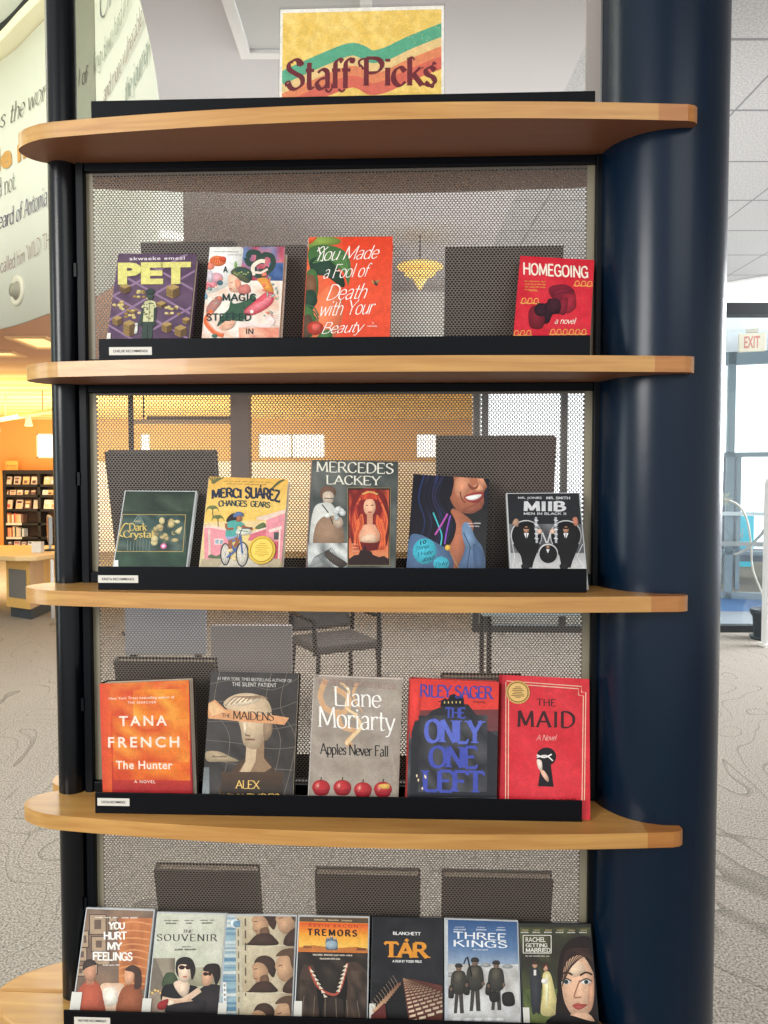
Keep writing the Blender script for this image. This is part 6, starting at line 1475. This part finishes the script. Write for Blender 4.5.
MB().box(-.055, -.05, 0, .055, .05, .125).build('carton', WHITE, bx, bevel=.004); MB().solid([(-.03, -.03), (.03, -.03), (.03, .03), (-.03, .03)], .1255, .128).build('opening', mat('box_slot', (200, 196, 186)), bx)
# white side chair-height frame behind the shelf tip
# ---- things beyond the perforated screens
pil = empty('pillar', (at(241, 420, 9.6).x, 9.6, 0)); tag(pil, 'grey square pillar seen through the second screen', 'pillar')
MB().box(-.11, -.11, 0, .11, .11, 2.9).build('shaft', mat('pillar_grey', (120, 108, 108), rough=.7), pil); MB().box(-.13, -.13, 0, .13, .13, .12).build('base', BLACKF, pil)
po = empty('floor_pole', (at(131, 420, 7.9).x, 7.9, 0)); tag(po, 'thin dark pole seen through the second screen near the slim post', 'pole')
MB().tube([(0,0,0), (0,0,2.9)], .028, 12).build('shaft', BLACKF, po); MB().lathe([(.12, 0), (.12, .02), (.03, .03)], 20).build('foot', BLACKF, po)
hd = empty('hanging_beam', (at(190, 421, 10).x, 10, at(190, 424, 10).z)); tag(hd, 'pale horizontal beam seen through the second screen', 'beam')
MB().box(-.75, -.04, 0, .80, .04, .05).build('beam', mat('beam_pale', (222, 200, 166), rough=.6), hd); MB().box(-.55, -.03, .05, .78, .03, .10).build('cover_strip', mat('beam_dark', (96, 82, 72), rough=.6), hd)
for x in (-.6, .6): MB().tube([(x, 0, .05), (x, 0, 2.9-hd.location.z)], .01, 6).build('hanger', BLACKF, hd)
pl = at(420, 276, 6.4); pd = empty('pendant_lamp', pl); tag(pd, 'tiered gold pendant lamp glowing beyond the first screen', 'pendant lamp')
GOLD = mat('lamp_gold', (240, 206, 120), rough=.4, emit=((255, 214, 120), .45))
q = MB(); q.lathe([(.19, .07), (.18, .085), (.02, .095)], 28); q.build('upper_shade', GOLD, pd); q = MB(); q.lathe([(.13, .01), (.12, .03), (.02, .045)], 28); q.build('middle_shade', GOLD, pd); q = MB(); q.lathe([(.0001, -.12), (.03, -.08), (.06, -.03), (.02, -.01)], 24); q.build('lower_shade', GOLD, pd)
MB().tube([(0,0,0), (0,0,3.6-pl.z)], .006, 6).build('cord', BLACKF, pd)
# partition panels, dark chair and a slim pole beyond the third screen
for px0, px1, py0, py1, Y, c, lab in ((126, 206, 600, 654, 5.2, (150, 152, 158), 'blue-grey low partition panel seen through the third screen at left'), (212, 292, 625, 682, 4.6, (140, 134, 134), 'grey low partition panel seen through the third screen behind the charcoal cover')):
    a_, b_ = at(px0, py1, Y), at(px1, py0, Y); e = empty('partition_panel', ((a_.x+b_.x)/2, Y, 0)); tag(e, lab, 'partition panel')
    w_ = (b_.x-a_.x)/2; MB().box(-w_, -.02, a_.z, w_, .02, b_.z).build('panel', mat('partition_grey', c, rough=.8, noise=.06), e, bevel=.005)
    for s_ in (-1, 1): MB().box(s_*w_*.8-.02, -.02, 0, s_*w_*.8+.02, .02, a_.z).build('leg', BLACKF, e); MB().box(s_*w_*.8-.025, -.18, 0, s_*w_*.8+.025, .18, .02).build('foot', BLACKF, e)
c_ = at(336, 700, 5.3); ch = empty('desk_chair', (c_.x, 5.3, 0), .5); tag(ch, 'dark chair with a tilted back seen through the third screen', 'chair')
DG = mat('chair_dark', (62, 56, 54), rough=.7)
MB().box(-.24, -.22, .44, .24, .24, .50).build('seat', DG, ch, bevel=.02)
MB().box(-.23, -.03, 0, .23, .03, .42, 0, Matrix.Translation((0, .24, .52)) @ Matrix.Rotation(-.35, 4, 'X')).build('backrest', DG, ch, bevel=.02)
for x in (-.22, .22):
    for y in (-.20, .22): MB().tube([(x, y, .44), (x*1.1, y*1.15, 0)], .015, 8).build('leg', BLACKF, ch)
    MB().tube([(x*1.1, .24, .50), (x*1.1, .22, .66), (x*1.1, -.18, .66), (x*1.1, -.20, .44)], .016, 8).build('armrest', BLACKF, ch)
po2 = empty('stanchion', (at(379, 640, 5.0).x, 5.0, 0)); tag(po2, 'thin dark stanchion seen through the third screen above the red and black cover', 'pole')
MB().tube([(0,0,.02), (0,0,1.0)], .016, 10).build('shaft', BLACKF, po2); MB().lathe([(.15, 0), (.15, .015), (.02, .03)], 24).build('foot', BLACKF, po2)
ta = at(540, 606, 5.6); tb = empty('side_table', (ta.x, 5.6, 0)); tag(tb, 'low glass-topped table seen through the third screen at right', 'table')
MB().box(-.45, -.25, ta.z-.03, .45, .25, ta.z).build('tabletop', mat('table_top', (176, 188, 188), rough=.2), tb)
for x in (-.40, .40):
    for y in (-.2, .2): MB().tube([(x, y, 0), (x, y, ta.z-.03)], .018, 8).build('leg', BLACKF, tb)

# ---- glazed entrance at the right
FRM = mat('entrance_frame', (150, 166, 176), rough=.5, metal=.3, noise=.05); FRD = mat('entrance_black', (32, 36, 40), rough=.5)
hb = MB(); hb.box(.93, 7.94, 3.28, 8, 8.10, 3.40); struct(hb.build('trim_4', FRD))
hb = MB(); hb.box(.93, 7.94, 3.40, 8, 8.10, 3.6); struct(hb.build('wall_back.001', mat('white_header', (238, 238, 238), rough=.8, emit=((240, 242, 245), .2))))  # small emission imitates light on the header
g1 = MB(); 
for x in (.93, 1.02, 1.84, 3.06): g1.box(x, 7.98, .06, x+.06, 8.06, 3.28)
g1.box(.93, 7.96, 0, 8, 8.08, .07)
w5 = struct(g1.build('window_5', FRD)); MB().box(.99, 8.01, .07, 8, 8.02, 3.28).build('pane', GLASS, w5)
# vestibule beyond
VE = Matrix.Translation((at(728, 450, 10.2).x, 10.2, 0)) @ Matrix.Rotation(-.30, 4, 'Z')
vc = MB(); vc.prism([(2.3, 8.10), (8, 8.10), (8, 9.4), (3.0, 10.6), (2.3, 10.6)], 3.26, 3.34); struct(vc.build('ceiling.004', mat('vestibule_ceiling', (226, 234, 238), rough=.8, noise=.04, nscale=3, emit=((230, 240, 245), .35))))  # vestibule ceiling glows to look daylit
vm = MB(); vm.add([(2.3, 8.09, .012), (8, 8.09, .012), (8, 9.6, .012), (2.3, 10.8, .012)], [(0,1,2,3)]); vm.add([(2.3, 9.3, .016), (8, 8.9, .016), (8, 9.55, .016), (2.3, 10.7, .016)], [(0,1,2,3)], 1)
o = vm.build('door_mat', [mat('vestibule_tile', (150, 156, 166), rough=.7, noise=.06), mat('mat_blue', (84, 118, 164), rough=.95, noise=.2, nscale=6)]); struct(o); o.name = 'floor.001'
ev = MB()
def vb(x0, z0, x1, z1, d=.06): ev.box(x0, -d, z0, x1, d, z1, 0, VE)
vb(-.02, 0, .075, 3.26); vb(-1.2, 3.10, 5, 3.26); vb(-1.2, 1.89, 5, 1.95); vb(.11, .14, .16, 1.9); vb(1.30, 0, 1.38, 1.9); vb(-1.2, .60, 5, .65); vb(-1.2, 0, 5, .10); vb(-1.2, 0, -1.1, 3.2)
dr = struct(ev.build('door_1', FRM))
pb = MB(); pb.box(-1.1, -.12, .72, 3, -.08, .78, 0, VE); pb.build('push_bar', mat('bar_grey', (176, 182, 186), rough=.3, metal=.5), dr)
pb = MB(); pb.box(-1.1, -.10, 1.12, 3, -.08, 1.17, 0, VE); pb.build('push_bar', mat('bar_pale', (220, 228, 232), rough=.4), dr)
gl = MB(); gl.box(-1.1, -.005, .14, 5, .005, 3.1, 0, VE); gl.build('pane', GLASS, dr)
# exit sign
ex = at(752, 342.5, 8.6); es = empty('exit_sign', ex, -.28); tag(es, 'cream EXIT sign with red letters hanging inside the glazed entrance', 'exit sign')
MB().box(-.14, -.03, -.10, .14, .03, .10).build('housing', mat('exit_cream', (238, 226, 206), rough=.5), es, bevel=.01)
t = flat_text('EXIT', 'sans', -.085, -.065, .075, .065, -.0315, INK, 'x', es, bold=.02); t.build('lettering', mat('exit_red', (222, 140, 130), rough=.6), es)
MB().box(-.06, -.02, .11, .06, .02, .15).build('bracket', mat('exit_bracket', (214, 206, 190)), es); MB().tube([(0, 0, .15), (0, 0, 3.26-ex.z)], .012, 8).build('stem', WHITE, es)
# outside: pale ground, turquoise panel, dark planter wall
og = MB(); og.add([(1.1, 8.2, -.05), (30, 8.2, -.05), (30, 27, -.05), (3.0, 27, -.05)], [(0,1,2,3)]); struct(og.build('ground', mat('pale_paving', (226, 230, 234), rough=.9, noise=.04, emit=((240, 245, 250), .9))))  # daylight on the ground is put in as emission
tq = empty('outdoor_panel', (at(744, 560, 14).x, 14, 0)); tag(tq, 'turquoise panel with white letters standing outside the glass entrance', 'outdoor panel')
zt, zb = at(744, 516, 14).z, at(744, 573, 14).z
MB().box(-.17, 0, max(zb, 0), .17, .05, zt).build('board', mat('turquoise', (70, 196, 222), rough=.6, emit=((70, 200, 226), .45)), tq)  # board glows in place of daylight on it
t = flat_text('N', 'sans', -.13, zt-.42, -.03, zt-.22, -.004, INK, 'x', tq, bold=.03); t2 = flat_text('K', 'sans', .08, zt-.72, .15, zt-.56, -.004, INK, 'x', tq, bold=.03); t.add(t2.v, t2.f); t.build('lettering', mat('panel_letters', (206, 236, 242), rough=.6), tq)
for x in (-.12, .12): MB().box(x-.02, .01, -.05, x+.02, .04, max(zb, 0)).build('leg', FRM, tq)
dw = empty('planter_wall', (at(733, 560, 12.5).x-.35, 12.5, -.05)); tag(dw, 'grey outdoor wall block behind the glass beside the turquoise panel', 'wall')
MB().box(-.45, 0, 0, .42, .3, 2.0).build('block', mat('block_grey', (120, 128, 146), rough=.9, noise=.15, nscale=5), dw); MB().box(-.48, -.03, 2.0, .45, .33, 2.08).build('coping', mat('block_coping', (160, 168, 180), rough=.9), dw)
lw = empty('garden_bench', (at(752, 585, 11.6).x, 11.6, -.05)); tag(lw, 'low dark stone bench outside the glass under the turquoise panel', 'bench')
MB().box(-.6, 0, .40, .9, .4, .56).build('seat', mat('bench_stone', (140, 150, 172), rough=.9, noise=.25, nscale=9), lw); MB().box(-.5, .05, 0, -.3, .35, .40).build('leg', FRM, lw); MB().box(.6, .05, 0, .8, .35, .40).build('leg', FRM, lw)
# white pillar, potted plant and drooping stems inside
Yp = 7.3; wp = empty('white_post', (at(770, 600, Yp).x, Yp, 0)); tag(wp, 'slim white post at the right edge before the glazed entrance', 'post')
hh = at(766, 482, Yp).z; MB().box(-.055, -.05, 0, .08, .05, hh).build('shaft', mat('post_white', (226, 228, 228), rough=.6), wp, bevel=.006); MB().box(-.045, -.04, hh, .07, .04, hh+.03).build('cap', WHITE, wp); MB().box(-.075, -.07, 0, .10, .07, .03).build('base_plate', WHITE, wp)
Yq = 7.65; pt = empty('plant_pot', (at(764.5, 640, Yq).x, Yq, 0)); tag(pt, 'dark plant pot with drooping bare stems beside the white post', 'plant pot')
DP = mat('pot_dark', (50, 60, 66), rough=.5)
MB().lathe([(.10, .02), (.115, .22), (.14, .26), (.14, .30), (.12, .30), (.11, .26), (.001, .26)], 28).build('pot', DP, pt); MB().lathe([(.13, 0), (.145, .03), (.10, .025)], 28).build('saucer', DP, pt)
pz = Vector(pt.location)
s1 = [at(766, 600, Yq), at(753, 570, 7.6), at(751, 545, 7.55), at(747, 520, 7.5), at(738, 505, 7.45), at(724, 499, 7.4)]
s2 = [at(768, 530, 7.5), at(760, 536, 7.5), at(750, 546, 7.5), at(742, 552, 7.5), at(734, 555, 7.5)]
for k, s_ in enumerate((s1, s2)):
    pts = [tuple(p-pz) for p in s_]; pts = ([(0, 0, .26), (.02, 0, .5)] if k == 0 else [(.02, 0, .26), (.10, 0, .7)]) + pts
    MB().tube(crom(pts, 6), [.014 if k else .010]*(len(crom(pts, 6))), 7).build('stem', mat('stem_grey', (150, 156, 158) if k else (206, 206, 200), rough=.6), pt)
lv = MB()
tip = Vector(s1[-1]) - pz
for k in range(7):
    g = k*2*PI/7; d = Vector((math.cos(g)*.09, 0, math.sin(g)*.09)); u = Vector((-d.z, 0, d.x))*.18
    lv.add([tip, tip+d*.5+u, tip+d, tip+d*.5-u], [(0,1,2,3)])
lv.build('leaf', mat('leaf_pale', (176, 186, 180), rough=.6), pt)

# ================================================================ light
def area(name, loc, target, size, power, color=(1,1,1), sy=None):
    l = bpy.data.lights.new(name, 'AREA'); l.energy = power; l.color = color; l.size = size
    if sy: l.shape = 'RECTANGLE'; l.size_y = sy
    o = bpy.data.objects.new(name, l); COL.objects.link(o); o.location = loc
    o.rotation_euler = (Vector(target) - Vector(loc)).to_track_quat('-Z', 'Y').to_euler(); return o
area('daylight_left', (-2.6, -1.6, 2.6), (0, 1.4, 1.5), 1.3, 80, (1, .98, .95))
area('room_light', (1.2, -1.4, 3.4), (0.2, 1.4, 1.2), 2.0, 22, (1, .97, .93))
area('warm_room', (-5, 12, 2.7), (-6, 15, 0), 5, 420, (1, .80, .55), 4)
area('warm_up', (-5.5, 12.5, 1.0), (-5.5, 13, 3), 6, 300, (1, .82, .55), 5)
area('atrium', (-4.6, 3.6, 5.2), (-3.0, 6.4, 3.6), 3, 130, (1, 1, .94))  # unseen lamp added to light the atrium
area('entrance_day', (6.4, 7.0, 2.6), (1.0, 3.4, 0), 2.6, 420, (.95, .98, 1), 2.6)
area('ceiling_fill', (.4, 5.4, 2.3), (.4, 5.9, 3.6), 4.5, 55, (1, 1, 1), 4)  # unseen upward lamp added to brighten the ceiling behind the screens
area('floor_fill', (-.4, 5.6, 2.8), (-.2, 5.2, 0), 4, 135)  # unseen downward lamp added to brighten the carpet behind the screens
area('left_window', (-3.4, .9, 1.7), (-.5, 1.4, 1.5), .8, 19, (.85, .95, 1), 2.0)
w = bpy.data.worlds.new('world'); bpy.context.scene.world = w; w.use_nodes = True
nt = w.node_tree; bg = nt.nodes['Background']; bg.inputs['Color'].default_value = (.93, .97, 1.0, 1); bg.inputs['Strength'].default_value = 0.85
sc = bpy.context.scene
sc.view_settings.view_transform = 'Standard'; sc.view_settings.look = 'None'; sc.view_settings.exposure = 0.15; sc.view_settings.gamma = 1.0
